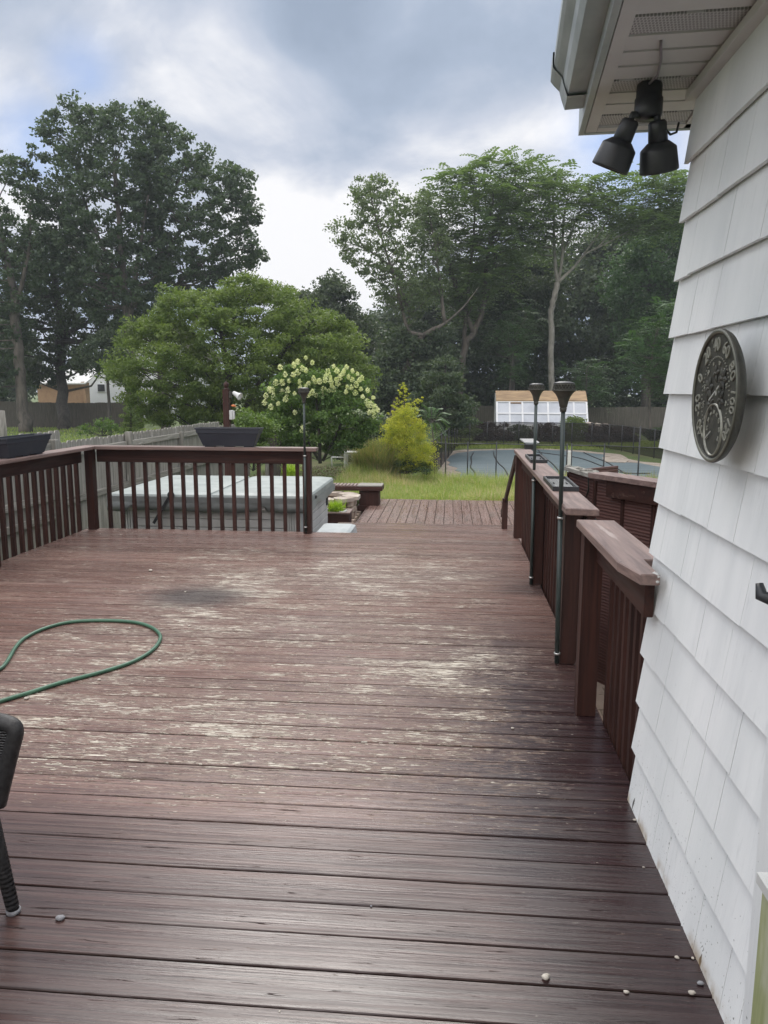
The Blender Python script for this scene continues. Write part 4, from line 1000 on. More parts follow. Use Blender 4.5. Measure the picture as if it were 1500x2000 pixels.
# ------------------------------------------------------------------ hot tub
TX0, TX1, TY0, TY1, TZ = -4.18, -1.69, 8.98, 11.02, 0.355
tub = thing('hot_tub', ((TX0 + TX1) / 2, (TY0 + TY1) / 2, -.6), 'large white hot tub under a pale green grey folded cover behind the rail', 'hot tub')
def rrect(x0, x1, y0, y1, r, n=6):
    out = []
    for (cx_, cy_, a0) in ((x1 - r, y1 - r, 0), (x0 + r, y1 - r, 90), (x0 + r, y0 + r, 180), (x1 - r, y0 + r, 270)):
        for k in range(n + 1): a = R(a0 + 90 * k / n); out.append((cx_ + r * cos(a), cy_ + r * sin(a)))
    return out
def loft(mb, rings, smooth=False, cap=True):
    n = len(rings[0]); vs = sum([list(r_) for r_ in rings], [])
    fs = [(i * n + k, i * n + (k + 1) % n, (i + 1) * n + (k + 1) % n, (i + 1) * n + k) for i in range(len(rings) - 1) for k in range(n)]
    if cap: fs += [tuple(range(n))[::-1], tuple(range((len(rings) - 1) * n, len(rings) * n))]
    mb.add(vs, fs, smooth)
def rz_(x0, x1, y0, y1, r, z, n=6): return [(p[0], p[1], z) for p in rrect(x0, x1, y0, y1, r, n)]
mb = MB(); loft(mb, [rz_(TX0 + .1, TX1 - .1, TY0 + .1, TY1 - .1, .12, -.6), rz_(TX0 + .07, TX1 - .07, TY0 + .07, TY1 - .07, .12, .17)]); mb.build('cabinet', M['tubside'], tub)
zs = [-.6 + .105 * k for k in range(8)]
mb = MB()
for z in zs[:-1]:
    mb.box((TX0 + .28, TY0 + .052, z + .004), (TX1 - .28, TY0 + .066, z + .100), .004)
    mb.box((TX1 - .066, TY0 + .26, z + .004), (TX1 - .052, TY1 - .26, z + .100), .004)
mb.build('side_slats', M['tubside'], tub)
mb = MB()
for x in np.linspace(TX1 - .27, TX1 - .12, 6): mb.box((x, TY0 + .05, -.6), (x + .018, TY0 + .068, .14), .003)
mb.build('corner_ribs', M['white_metal'], tub); mb = MB()
for x in np.linspace(TX0 + .12, TX0 + .25, 5): mb.box((x, TY0 + .05, -.6), (x + .018, TY0 + .068, .14), .003)
mb.build('corner_ribs', M['white_metal'], tub)
mb = MB(); loft(mb, [rz_(TX0 + .03, TX1 - .03, TY0 + .03, TY1 - .03, .14, .13), rz_(TX0 - .0, TX1 + .0, TY0 - .0, TY1 + .0, .16, .16), rz_(TX0, TX1, TY0, TY1, .16, .20), rz_(TX0 + .02, TX1 - .02, TY0 + .02, TY1 - .02, .15, .225)]); mb.build('shell_rim', M['tubside'], tub)
MX = (TX0 + TX1) / 2 + .02
for (a, b_) in ((TX0, MX - .006), (MX + .006, TX1)):
    mb = MB(); k = .012
    loft(mb, [rz_(a, b_, TY0 - .02, TY1 + .0, .07, .228), rz_(a - .005 if a == TX0 else a, b_ + .005 if b_ == TX1 else b_, TY0 - .03, TY1 + .01, .08, .25), rz_(a - .005 if a == TX0 else a, b_ + .005 if b_ == TX1 else b_, TY0 - .03, TY1 + .01, .08, .315), rz_(a + k, b_ - k, TY0 - .015, TY1 - .0, .08, .337), rz_(a + .1, b_ - .1, TY0 + .08, TY1 - .1, .08, .352 if a == TX0 else .357)])
    mb.build('cover_panel', M['tublid'], tub)
# hanging skirt with notches
mb = MB(); xs = np.linspace(TX0 - .008, TX1 + .008, 60); vs = []; r = random.Random(3)
for i, x in enumerate(xs):
    dr = 0.020 * sin(x * 5) + .010 * sin(x * 13) ; yb0 = TY0 - .036 - .012 * sin(x * 9)
    zl = .135 + dr * .5
    if abs(x - (TX0 + .30)) < .03 or abs(x - (TX1 - .57)) < .035: zl = .215
    vs += [(x, TY0 - .035, .250), (x, yb0 - .006, .20), (x, yb0, zl), (x, yb0 + .006, zl)]
mb.add(vs, [(i * 4 + k, (i + 1) * 4 + k, (i + 1) * 4 + k + 1, i * 4 + k + 1) for i in range(59) for k in range(3)], True)
ys_ = np.linspace(TY0 - .03, TY1 + .01, 30); vs = []
for y in ys_:
    vs += [(TX1 + .010, y, .25), (TX1 + .018, y, .2), (TX1 + .02 + .006 * sin(y * 9), y, .15 + .012 * sin(y * 6))]
mb.add(vs, [(i * 3 + k, (i + 1) * 3 + k, (i + 1) * 3 + k + 1, i * 3 + k + 1) for i in range(29) for k in range(2)], True)
mb.build('cover_skirt', M['tubskirt'], tub)
mb = MB(); mb.box((TX0 - .004, TY0 - .038, .243), (TX1 + .004, TY0 - .031, .312), .002); mb.build('cover_band', M['tubskirt'], tub)
a = gy(333, 967, TY0 - .06); b_ = gy(300, 1022, TY0 - .06)
mb = MB(); mb.bar(a, b_, .035, .012, (0, 1, 0)); mb.lathe([(0, 0), (.04, 0), (.045, .02), (.03, .03), (0, .03)], (a[0], TY0 - .03, a[2]), (0, -1, 0), 16); mb.build('cover_lifter_arm', M['plastic'], tub)
mb = MB(); c = (TX1 + .02, TY0 + .45, .27)
mb.obox(c, (1, 0, 0), (0, 1, 0), (0, 0, 1), .006, .03, .02); mb.obox((TX1 - .045, TY1 - .35, .03), (1, 0, 0), (0, 1, 0), (0, 0, 1), .01, .05, .05); mb.build('latch', M['plastic'], tub)

st = thing('step_block', (-1.27, 9.2, -.16), 'small white plastic step block at the foot of the hot tub', 'step')
mb = MB(); loft(mb, [rz_(-1.58, -1.14, 8.75, 9.40, .04, -.178), rz_(-1.57, -1.16, 8.76, 9.39, .05, -.07), rz_(-1.55, -1.20, 8.79, 9.36, .05, -.055)]); mb.build('block', M['gutter'], st)

# ------------------------------------------------------------------ bench, fire pit, planter box, AC unit
bn = thing('planter_bench', (-1.75, 13.0, -.5), 'dark brown bench with slatted seat and boxed end planter beside lower deck', 'bench')
mb = MB(); mb.box((-2.35, 12.85, -.10), (-1.14, 13.25, -.03), .004)
mb.build('seat_frame', M['railx'], bn)
mb = MB()
for k in range(14): mb.box((-2.33 + k * .062, 12.87, -.029), (-2.33 + k * .062 + .045, 13.23, -.012), .002)
mb.build('slats', M['capy'], bn)
mb = MB(); mb.box((-1.54, 12.9, -.45), (-1.20, 13.2, -.101), .004); mb.build('planter_box', M['railz'], bn)
mb = MB(); mb.box((-1.57, 12.87, -.46), (-1.175, 13.23, -.36), .003); mb.build('skirting', M['railx'], bn)
mb = MB(); mb.box((-1.56, 12.865, -.028), (-1.145, 13.235, -.006), .003); mb.build('planter_rim', M['fence' + 'x'], bn)
fpit = thing('fire_pit', (-1.95, 12.2, -.5), 'round stone fire pit with pale cap stones beside the bench', 'fire pit')
mb = MB(); r = random.Random(9)
FC = (-2.05, 12.35)
for lay_ in range(3):
    for k in range(14):
        a = 2 * pi * (k + .5 * lay_) / 14; c = (FC[0] + .43 * cos(a), FC[1] + .43 * sin(a), -.41 + lay_ * .095)
        mb.obox(c, (-sin(a), cos(a), 0), (cos(a), sin(a), 0), (0, 0, 1), .088 + r.uniform(-.01, .008), .08 + r.uniform(0, .02), .042)
mb.build('stone_ring', M['firestone'], fpit)
mb = MB()
for k in range(9):
    a = 2 * pi * k / 9; mb.obox((FC[0] + .44 * cos(a), FC[1] + .44 * sin(a), -.140), (-sin(a), cos(a), 0), (cos(a), sin(a), 0), (0, 0, 1), .145, .14, .028)
mb.build('cap_stones', M['coping'], fpit)
pb = thing('planter_box', (-1.72, 11.4, -.5), 'low brown wooden planter box with lime green plant on the patio', 'planter')
mb = MB()
for (a, b_) in (((-1.98, 11.22, -.45), (-1.50, 11.25, -.24)), ((-1.98, 11.55, -.45), (-1.50, 11.58, -.24)), ((-1.98, 11.252, -.45), (-1.95, 11.548, -.24)), ((-1.53, 11.252, -.45), (-1.50, 11.548, -.24))): mb.box(a, b_, .002)
mb.build('box', M['railx'], pb)
mb = MB()
for (a, b_) in (((-2.0, 11.20, -.239), (-1.48, 11.27, -.215)), ((-2.0, 11.53, -.239), (-1.48, 11.60, -.215)), ((-2.0, 11.271, -.239), (-1.93, 11.529, -.215)), ((-1.55, 11.271, -.239), (-1.48, 11.529, -.215))): mb.box(a, b_, .002)
mb.build('rim', M['capx'], pb)
mb = MB(); mb.box((-1.949, 11.251, -.3), (-1.531, 11.549, -.262)); mb.build('soil', M['soil'], pb)
mb = MB(); mb.lathe([(0, 0), (.05, 0), (.06, .05), (.055, .05), (.045, .02), (0, .015)], (-1.62, 11.36, -.26), n=14); mb.lathe([(0, 0), (.03, .0), (.035, .03), (0, .04)], (-1.57, 11.47, -.25), n=10); mb.build('pot_saucer', M['white_metal'], pb)

ac = thing('heat_pump_unit', (-2.78, 21.6, -.63), 'white heat pump box with a pale pipe beside the ornamental grass', 'heat pump')
x0, x1, y0, y1, z0, z1 = -2.99, -2.50, 21.4, 21.75, -.63, -.12
mb = MB(); mb.box((x0 + .02, y0 + .02, z0), (x1 - .02, y1, z1 - .03), .02)
for k in range(4): pass
mb.box((x0, y0, z0), (x0 + .05, y0 + .05, z1 - .02), .01); mb.box((x1 - .05, y0, z0), (x1, y0 + .05, z1 - .02), .01)
mb.build('case', M['white_metal'], ac)
mb = MB(); mb.box((x0 - .01, y0 - .015, z1 - .05), (x1 + .01, y1 + .01, z1), .018); mb.build('top_cover', M['white_metal'], ac)
mb = MB()
for k in range(12): mb.box((x0 + .055, y0 + .002, z0 + .03 + k * .034), (x1 - .055, y0 + .016, z0 + .044 + k * .034))
mb.build('grille', M['white_metal'], ac)
mb = MB(); mb.box((x0 + .13, y0 - .004, z1 - .30), (x1 - .12, y0 + .001, z1 - .08), .001); mb.build('dark_panel', M['glassdark'], ac)
mb = MB(); mb.tube([(x0, y0 + .1, -.29), (x0 - .36, y0 + .1, -.29), (x0 - .37, y0 + .1, -.30), (x0 - .35, y0 + .1, -.63)], .017, 8); mb.build('pipe', M['white_metal'], ac)

# wooden post with lamp behind the tub
pst = thing('lamp_post', (-3.55, 12.0, -.6), 'brown wooden post with ball finial carrying a white floodlight', 'post')
mb = MB(); mb.box((-3.60, 11.95, -.6), (-3.505, 12.05, 1.60), .004); mb.build('post', M['railz'], pst)
mb = MB(); mb.lathe([(0, 1.60), (.052, 1.60), (.052, 1.615), (.025, 1.625), (.03, 1.635), (.044, 1.66), (.046, 1.68), (.036, 1.705), (.012, 1.722), (.008, 1.735), (0, 1.738)], (-3.552, 12.0, 0), n=18); mb.build('finial', M['railz'], pst)
mb = MB(); mb.box((-3.503, 11.97, 1.47), (-3.47, 12.03, 1.57), .004); mb.tube([(-3.47, 12, 1.545), (-3.43, 11.98, 1.545)], .014, 8); mb.build('junction_box', M['bronze'], pst)
mb = MB(); mb.lathe([(0, 0), (.028, .002), (.034, .03), (.038, .08), (.06, .13), (.062, .14), (.05, .135), (0, .11)], (-3.44, 12.0, 1.555), (0.85, -.25, -.45), 20); mb.build('lamp', M['white_metal'], pst)
mb = MB(); mb.box((-3.503, 11.96, 1.13), (-3.455, 12.04, 1.28), .006); mb.box((-3.45, 11.965, 1.14), (-3.43, 12.03, 1.27), .004); mb.build('outlet_box', M['white_metal'], pst)
mb = MB(); mb.lathe([(0, 0), (.03, .005), (.045, .02), (.02, .035), (0, .04)], (-3.44, 11.99, 1.33), (0.2, 0, 1), 12); mb.build('feeder', M['orange'], pst)

# ------------------------------------------------------------------ pool with cover, coping, fence, diving board
PZ = -1.05
pout = [(893, 885), (930, 880.5), (1020, 878.5), (1060, 878.5), (1110, 881), (1178, 888), (1186, 896), (1208, 903), (1250, 905), (1300, 914), (1300, 945), (1240, 952), (1150, 953), (1060, 951), (990, 948), (935, 945), (915, 940), (910, 934), (898, 931), (903, 925), (888, 919), (893, 914), (878, 910), (880, 904), (872, 899), (878, 892)]
pp = [gz(a, b_, PZ)[:2] for a, b_ in pout]
def refine(poly, it=1, amp=.08, seed=1):
    r = random.Random(seed)
    for _ in range(it):
        out = []
        for i in range(len(poly)):
            a = np.array(poly[i]); b_ = np.array(poly[(i + 1) % len(poly)]); m_ = (a + b_) / 2; d = b_ - a; L = np.linalg.norm(d)
            nn_ = np.array([-d[1], d[0]]) / max(L, 1e-6); out += [tuple(a), tuple(m_ + nn_ * r.uniform(-amp, amp) * min(1, L))]
        poly = out; amp *= .6
    return poly
pcov = refine(pp, 1, .06)
pool = tag(bpy.data.objects.new('pool', None), 'free form swimming pool closed by a blue green winter cover', 'pool'); COL.objects.link(pool); pool.location = (3.5, 28, PZ)
mb = MB(); mb.prism(pcov, PZ - .03, PZ + .012); mb.build('cover', M['cover'], pool)
cen = np.mean(np.array(pp), 0)
def grow(poly, d):
    n = len(poly); out = []
    ar = sum(poly[i][0] * poly[(i + 1) % n][1] - poly[(i + 1) % n][0] * poly[i][1] for i in range(n)); s = 1 if ar > 0 else -1
    for i in range(n):
        p0 = np.array(poly[i - 1]); p = np.array(poly[i]); p2 = np.array(poly[(i + 1) % n])
        t = (p2 - p0); t /= np.linalg.norm(t); out.append(tuple(p + s * np.array([t[1], -t[0]]) * d))
    return out
rs_ = refine(pp, 2, .12, 4)
inner = grow(rs_, -.12); outer = grow(rs_, 0.85)
mb = MB(); r = random.Random(5); n = len(rs_)
for i in range(0, n, 2):
    a, b_, c, d = inner[i], inner[(i + 2) % n], outer[(i + 2) % n], outer[i]
    q = [np.array(v) for v in (a, b_, c, d)]; m_ = sum(q) / 4; q = [m_ + (v - m_) * .965 for v in q]
    z = PZ - .002 + r.uniform(-.006, .006)
    mid1, mid2 = (q[0] + q[3]) / 2, (q[1] + q[2]) / 2
    for quad in ([q[0], q[1], mid2, mid1], [mid1, mid2, q[2], q[3]]):
        mm = sum(quad) / 4; quad = [mm + (v - mm) * .97 for v in quad]
        mb.prism([tuple(v) for v in quad], z - .05, z + r.uniform(0, .004))
mb.build('coping', M['coping'], pool)
seams = [[(925, 884), (920, 893), (921, 902), (919, 912), (927, 922), (929, 932), (936, 941)], [(964, 882), (966, 892), (974, 905), (985, 915), (993, 930), (999, 945)],
         [(1052, 880), (1062, 892), (1078, 905), (1090, 918), (1100, 935)], [(1140, 884), (1160, 893), (1185, 903), (1205, 915), (1230, 930)], [(1030, 881), (1100, 890), (1140, 897), (1210, 922), (1270, 925)]]
for s in seams:
    mb = MB(); mb.tube(catmull([gz(a, b_, PZ + .02) for a, b_ in s], 4), .024, 6); mb.build('cover_seam', M['plastic'], pool)
mb = MB(); q = [gz(a, b_, PZ + .03) for a, b_ in ((1176, 893), (1200, 891), (1228, 899), (1222, 903), (1180, 902))]; mb.prism([tuple(v[:2]) for v in q], PZ - .01, PZ + .03)
mb.build('patch_stones', M['coping'], pool)
db = thing('diving_board', (3.6, 35.6, PZ), 'short white diving board on a dark pedestal beyond the pool cover', 'diving board')
c = gz(1035, 878, PZ)
mb = MB(); mb.box((c[0] - .22, c[1] - .1, PZ), (c[0] + .22, c[1] + .5, PZ + .30), .02); mb.build('pedestal', M['bronze'], db)
mb = MB(); mb.box((c[0] - .33, c[1] - .7, PZ + .33), (c[0] + .33, c[1] + 1.6, PZ + .40), .02); mb.box((c[0] - .25, c[1] - .65, PZ + .29), (c[0] + .25, c[1] + 1.5, PZ + .325), .01); mb.build('board', M['tubside'], db)
pf = thing('pool_fence', (0.5, 22, -1.07), 'black mesh safety fence strung between thin posts around the covered pool', 'fence')
near = [(847, 863), (871, 865), (914, 865), (970, 865), (1045, 868), (1108, 868.5), (1117, 868.5), (1181, 869), (1249, 872), (1320, 875)]
npts = [gz(a, b_, .13)[:2] for a, b_ in near]
npts[0] = np.array([-0.55, 22.6])
fpts = [gz(a, b_, .08)[:2] for a, b_ in ((893, 826), (918, 825), (952, 824.5), (985, 824), (1014, 824), (1050, 825), (1080, 825), (1118, 826), (1157, 827), (1191, 829), (1216, 831), (1239, 834), (1280, 839), (1330, 846))]
lpts = [npts[0] + (np.array(fpts[0]) - npts[0]) * t for t in np.linspace(0, 1, 8)][1:-1]
def run(pts, zt, nm_='net'):
    for i in range(len(pts) - 1):
        a, b_ = pts[i], pts[i + 1]; zb = -1.04
        mb = MB(); mb.add([(a[0], a[1], zb), (b_[0], b_[1], zb), (b_[0], b_[1], zt - .02), (a[0], a[1], zt - .02)], [(0, 1, 2, 3)])
        mb.build('mesh_panel', M[nm_], pf)
        mb = MB(); mb.tube([(a[0], a[1], zt - .02), (b_[0], b_[1], zt - .02)], .012, 6); mb.build('top_cord', M['plastic'], pf)
def posts(pts, zt, rad=.02):
    for p in pts:
        mb = MB(); mb.tube([(p[0], p[1], -1.1), (p[0], p[1], zt + .02)], rad, 8); mb.build('post', M['plastic'], pf)
run(npts[:6], .13, 'net_thin'); run(npts[6:], .13, 'net_thin'); posts(npts, .14, .018)
run([npts[0]] + lpts + [fpts[0]], .12); posts(lpts, .12)
run(fpts, .09); posts(fpts, .09, .022)
p = gz(1249, 837, .46)[:2]; p = gy(1249, 870, 23)
mb = MB(); mb.tube([(p[0], p[1], -1.1), (p[0], p[1], .58)], .022, 8); mb.build('tall_post', M['plastic'], pf)
gp = npts[5]
mb = MB(); mb.box((gp[0] + .02, gp[1] - .03, -.55), (gp[0] + .11, gp[1] + .03, -.05), .005); mb.build('gate_latch', M['white_metal'], pf)

# ------------------------------------------------------------------ greenhouse, back fences, buildings
gr = thing('greenhouse', (5.1, 45, -1.05), 'lean-to greenhouse with white framed panes under a tan shingle roof strip', 'greenhouse')
GX0, GX1 = 2.62, 7.62; zr, ze, zb = 1.60, 1.09, -.35; yr, ye, yb_ = 45.0, 44.3, 43.5
mb = MB(); mb.add([(GX0 - .05, yr, zr), (GX1 + .05, yr, zr), (GX1 + .05, ye - .06, ze - .02), (GX0 - .05, ye - .06, ze - .02), (GX0 - .05, yr, zr - .08), (GX1 + .05, yr, zr - .08), (GX1 + .05, ye - .06, ze - .09), (GX0 - .05, ye - .06, ze - .09)], [(3, 2, 1, 0), (4, 5, 6, 7), (0, 1, 5, 4), (2, 3, 7, 6), (1, 2, 6, 5), (3, 0, 4, 7)]); mb.build('roof', M['tanroof'], gr)
mb = MB(); mb.box((GX0, 45.02, -1.05), (GX1, 46.5, zr - .15)); mb.build('back_wall', M['whitesid'], gr)
mb = MB(); mb.box((GX0, yb_ - .02, -1.05), (GX1, yb_ + .06, zb)); mb.build('knee_wall', M['whitesid'], gr)
for X in (GX0, GX1):
    mb = MB(); mb.add([(X - .02, yb_, zb), (X - .02, yb_, -1.05), (X - .02, 45.0, -1.05), (X - .02, 45.0, zr - .1), (X - .02, ye, ze - .1), (X + .02, yb_, zb), (X + .02, yb_, -1.05), (X + .02, 45.0, -1.05), (X + .02, 45.0, zr - .1), (X + .02, ye, ze - .1)], [(0, 1, 2, 3, 4), (9, 8, 7, 6, 5), (0, 4, 9, 5), (0, 5, 6, 1)]); mb.build('end_wall', M['poly'], gr)
def gp_(t, s, o=0): return np.array([GX0 + (GX1 - GX0) * t, ye + (yb_ - ye) * s - o * .9, ze - .1 + (zb - ze + .1) * s + o * .4])
for i in range(7):
    for j in range(2):
        if i == 1 and j == 0: s0, s1 = .10, .5
        else: s0, s1 = j * .5, j * .5 + .5
        mb = MB(); mb.add([gp_(i / 7, s0), gp_((i + 1) / 7, s0), gp_((i + 1) / 7, s1), gp_(i / 7, s1)], [(3, 2, 1, 0)]); mb.build('pane', M['poly'], gr)
mb = MB()
for i in range(8): mb.bar(gp_(i / 7, 0, .02), gp_(i / 7, 1, .02), .10, .05, (0, -.9, .4))
mb.bar(gp_(0, .5, .03), gp_(1, .5, .03), .09, .05, (0, -.9, .4)); mb.bar(gp_(0, 0.98, .03), gp_(1, .98, .03), .14, .06, (0, -.9, .4)); mb.bar(gp_(0, 0.02, .03), gp_(1, .02, .03), .06, .05, (0, -.9, .4))
mb.build('frame', M['whitesid'], gr)
mb = MB(); mb.bar(gp_(1 / 7 + .01, .03, .01), gp_(2 / 7 - .01, .03, .01), .16, .03, (0, -.9, .4)); mb.build('open_vent', M['tan'], gr)

def board_fence(name, a, b_, zt, zb, label, mat='dfence', pw=.14, seed=1, step=2.4):
    t = thing(name, ((a[0] + b_[0]) / 2, (a[1] + b_[1]) / 2, zb), label, 'fence')
    a = np.array([a[0], a[1], 0.0]); b_ = np.array([b_[0], b_[1], 0.0]); L = np.linalg.norm(b_ - a); d = (b_ - a) / L; nn_ = np.array([-d[1], d[0], 0]); n = int(L / pw); r = random.Random(seed)
    if nn_[1] > 0: nn_ = -nn_
    mb = MB()
    for k in range(n):
        h = zt + r.uniform(-.02, .02) + .04 * sin(k * .07); mb.obox(a + d * (k + .5) * pw + nn_ * r.uniform(-.004, .004) + np.array([0, 0, (h + zb) / 2]), d, nn_, (0, 0, 1), pw * .485, .01, (h - zb) / 2)
    mb.build('board_panel', M[mat + 'z'], t)
    for k in range(int(L / step) + 1):
        mb = MB(); mb.obox(a + d * k * step - nn_ * .07 + np.array([0, 0, (zt - .05 + zb) / 2]), d, nn_, (0, 0, 1), .05, .05, (zt - .05 - zb) / 2); mb.build('post', M[mat + 'z'], t)
    return t
board_fence('board_fence', (-60, 50.5), (-20.5, 50), .74, -1.1, 'tall dark grey board fence behind the maple trunks at left')
board_fence('board_fence', (-2.0, 52), (16.5, 50), .56, -1.1, 'dark weathered board fence behind the greenhouse', seed=3)
sh = thing('garage', (-31.5, 60, -1), 'tan sided garage with grey metal roof beyond the left fence', 'garage')
mb = MB(); mb.box((-33.4, 60, -1.1), (-29.6, 61.2, 2.15)); mb.build('wall', M['tan'], sh)
mb = MB(); mb.add([(-33.6, 59.7, 2.1), (-29.2, 59.7, 2.1), (-29.2, 63.5, 3.5), (-33.6, 63.5, 3.5), (-33.6, 59.7, 2.0), (-29.2, 59.7, 2.0), (-29.2, 63.5, 3.4), (-33.6, 63.5, 3.4)], [(0, 1, 2, 3), (7, 6, 5, 4), (0, 4, 5, 1), (1, 5, 6, 2), (3, 0, 4, 7)]); mb.build('roof', M['white_metal'], sh)
wh = thing('neighbour_house', (-26, 66, -1), 'white sided neighbour house with small dark window behind the maples', 'house')
mb = MB(); mb.prism([(-33, 66), (-22.5, 66), (-22.5, 74), (-33, 74)], -1.1, 4.6)
mb.add([(-28.5, 65.99, 4.6), (-22.5, 65.99, 4.6), (-25.5, 65.99, 7.6), (-28.5, 74, 4.6), (-22.5, 74, 4.6), (-25.5, 74, 7.6)], [(0, 1, 2), (5, 4, 3)]); mb.build('wall', M['whitesid'], wh)
mb = MB()
for s in (-1, 1): mb.add([(-25.5, 65.6, 7.75), (-25.5 + s * 3.4, 65.6, 4.35), (-25.5 + s * 3.4, 74.2, 4.35), (-25.5, 74.2, 7.75), (-25.5, 65.6, 7.62), (-25.5 + s * 3.4, 65.6, 4.22), (-25.5 + s * 3.4, 74.2, 4.22), (-25.5, 74.2, 7.62)], [(0, 1, 2, 3), (7, 6, 5, 4), (0, 4, 5, 1), (1, 5, 6, 2)])
mb.build('roof', M['dfencex'], wh)
mb = MB(); mb.box((-31.2, 65.93, 1.35), (-30.4, 65.985, 2.1)); f_ = mb.build('window', M['whitesid'], wh)
mb = MB(); mb.box((-31.12, 65.90, 1.42), (-30.48, 65.929, 2.03)); mb.build('pane', M['glassdark'], f_)
mb = MB(); mb.bar((-29.2, 59.9, -1), (-29.5, 59.9, 2.2), .25, .2, (0, 1, 0)); mb.build('corner_post', M['tan'], sh)
mb = MB(); mb.box((-30, 78, 0), (-18, 82, 5.5)); mb.box((-60, 70, -1), (-36, 74, 1.6))
# ------------------------------------------------------------------ vegetation
def mesh_quads(name, V, var, mat, parent=None, loc=None):
    """V (N,4,3) quads, var (N,) -> one mesh object"""
    n = len(V); me = bpy.data.meshes.new(name)
    P = V.reshape(-1, 3)
    if parent is not None: P = P - np.array(parent.location)
    elif loc is not None: P = P - np.array(loc)
    me.vertices.add(n * 4); me.vertices.foreach_set('co', P.astype(np.float32).ravel())
    me.loops.add(n * 4); me.loops.foreach_set('vertex_index', np.arange(n * 4, dtype=np.int32))
    me.polygons.add(n); me.polygons.foreach_set('loop_start', np.arange(0, n * 4, 4, dtype=np.int32))
    try: me.polygons.foreach_set('loop_total', np.full(n, 4, dtype=np.int32))
    except Exception: pass
    me.update(calc_edges=True)
    at = me.attributes.new('var', 'FLOAT', 'POINT'); at.data.foreach_set('value', np.repeat(var, 4).astype(np.float32))
    me.materials.append(mat); o = bpy.data.objects.new(name, me); COL.objects.link(o)
    if parent is not None: o.parent = parent
    elif loc is not None: o.location = loc
    return o
def unit(a): return a / np.maximum(1e-9, np.linalg.norm(a, axis=-1, keepdims=True))
def leaf_quads(C, size, g, bias=0.6, aspect=0.62, fold=0.12, droop=0.0):
    n = len(C); nrm = unit(g.normal(size=(n, 3)) + np.array([0, 0, bias]))
    t = unit(np.cross(nrm, g.normal(size=(n, 3)))); t[:, 2] -= droop; t = unit(t); b = unit(np.cross(nrm, t)); nrm = np.cross(t, b)
    s = size[:, None]
    return np.stack([C - t * s * .5, C + b * s * aspect * .5 - nrm * s * fold, C + t * s * .5, C - b * s * aspect * .5 - nrm * s * fold], 1)
def inpoly(P, poly):
    x, y = P[:, 0], P[:, 1]; c = np.zeros(len(P), bool); n = len(poly)
    for i in range(n):
        (x0, y0), (x1, y1) = poly[i], poly[(i + 1) % n]
        if y0 == y1: continue
        c ^= ((y0 > y) != (y1 > y)) & (x < (x1 - x0) * (y - y0) / (y1 - y0) + x0)
    return c
def edgedist(P, poly):
    d = np.full(len(P), 1e9); n = len(poly)
    for i in range(n):
        a = np.array(poly[i], float); b = np.array(poly[(i + 1) % n], float); ab = b - a; L2 = ab @ ab + 1e-9
        t = np.clip(((P - a) @ ab) / L2, 0, 1); d = np.minimum(d, np.linalg.norm(P - a - t[:, None] * ab, axis=1))
    return d
def outline(poly_px, Y):
    """silhouette measured in the photo, put at its own distance as metres in the x-z plane"""
    return [(gy(a, b, Y)[0], gy(a, b, Y)[2]) for a, b in poly_px]
def clumps(poly_px, Y, thick, n, cr, g, edge=0.35):
    poly = outline(poly_px, Y); A = np.array(poly); lo, hi = A.min(0), A.max(0); out = np.zeros((0, 2))
    while len(out) < n:
        P = lo + (hi - lo) * g.random((n * 3, 2)); d = edgedist(P, poly); P = P[inpoly(P, poly) & (d > cr * .45)]; out = np.vstack([out, P])
    # part of the clumps are pushed to the rim so the outline is bumpy
    out = out[:n]; d = edgedist(out, poly); m = max(d.max(), 1e-3)
    dep = thick * np.sqrt(np.clip(d / m, 0.02, 1)) * g.uniform(-1, 1, len(out))
    return np.stack([out[:, 0], Y + dep, out[:, 1]], 1)
def fill(Cs, cr, per, size, g, flat=.6, aspect=.62, bias=.6, droop=0.0, vy=0.45, rs=(0.6, 1.4)):
    n = len(Cs); k = (per * g.uniform(.6, 1.4, n)).astype(int); idx = np.repeat(np.arange(n), k)
    rad = (cr * g.uniform(rs[0], rs[1], n))[idx]
    d = unit(g.normal(size=(len(idx), 3))); r_ = rad * g.random(len(idx)) ** 0.5
    off = d * r_[:, None]; off[:, 2] *= flat
    P = Cs[idx] + off
    cv = g.random(n)[idx]
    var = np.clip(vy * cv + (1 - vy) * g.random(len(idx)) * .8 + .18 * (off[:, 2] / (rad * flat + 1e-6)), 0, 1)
    return leaf_quads(P, size * g.uniform(.6, 1.3, len(idx)), g, bias, aspect, droop=droop), var
def fronds(Cs, per, L, g, pairs=6, leafl=.16, up=.15, spread=1.0, w=.55):
    n = len(Cs); idx = np.repeat(np.arange(n), per); m = len(idx)
    az = g.random(m) * 2 * pi; el = up + g.normal(size=m) * .35
    D = np.stack([np.cos(az) * np.cos(el), np.sin(az) * np.cos(el), np.sin(el)], 1); LL = L * g.uniform(.6, 1.25, m)
    S = np.stack([-np.sin(az), np.cos(az), 0 * az], 1)
    t = np.linspace(.18, 1, pairs); Q = []; V = []
    cv = g.random(n)[idx]; fv = g.random(m)
    for k in range(pairs):
        base = Cs[idx] + D * (LL * t[k])[:, None] * spread; base[:, 2] -= LL * .38 * t[k] ** 2
        ll = leafl * (1 - .45 * abs(t[k] - .5)) * LL / L
        for s in (-1, 1):
            dr = unit(S * s + D * .35 + np.array([0, 0, -.25])); tip = base + dr * ll[:, None]; wv = D * (ll * w * .5)[:, None]
            mid = base + dr * (ll * .45)[:, None]
            Q.append(np.stack([base, mid + wv, tip, mid - wv], 1)); V.append(np.clip(.4 * cv + .35 * fv + .25 * g.random(m), 0, 1))
    return np.concatenate(Q), np.concatenate(V)
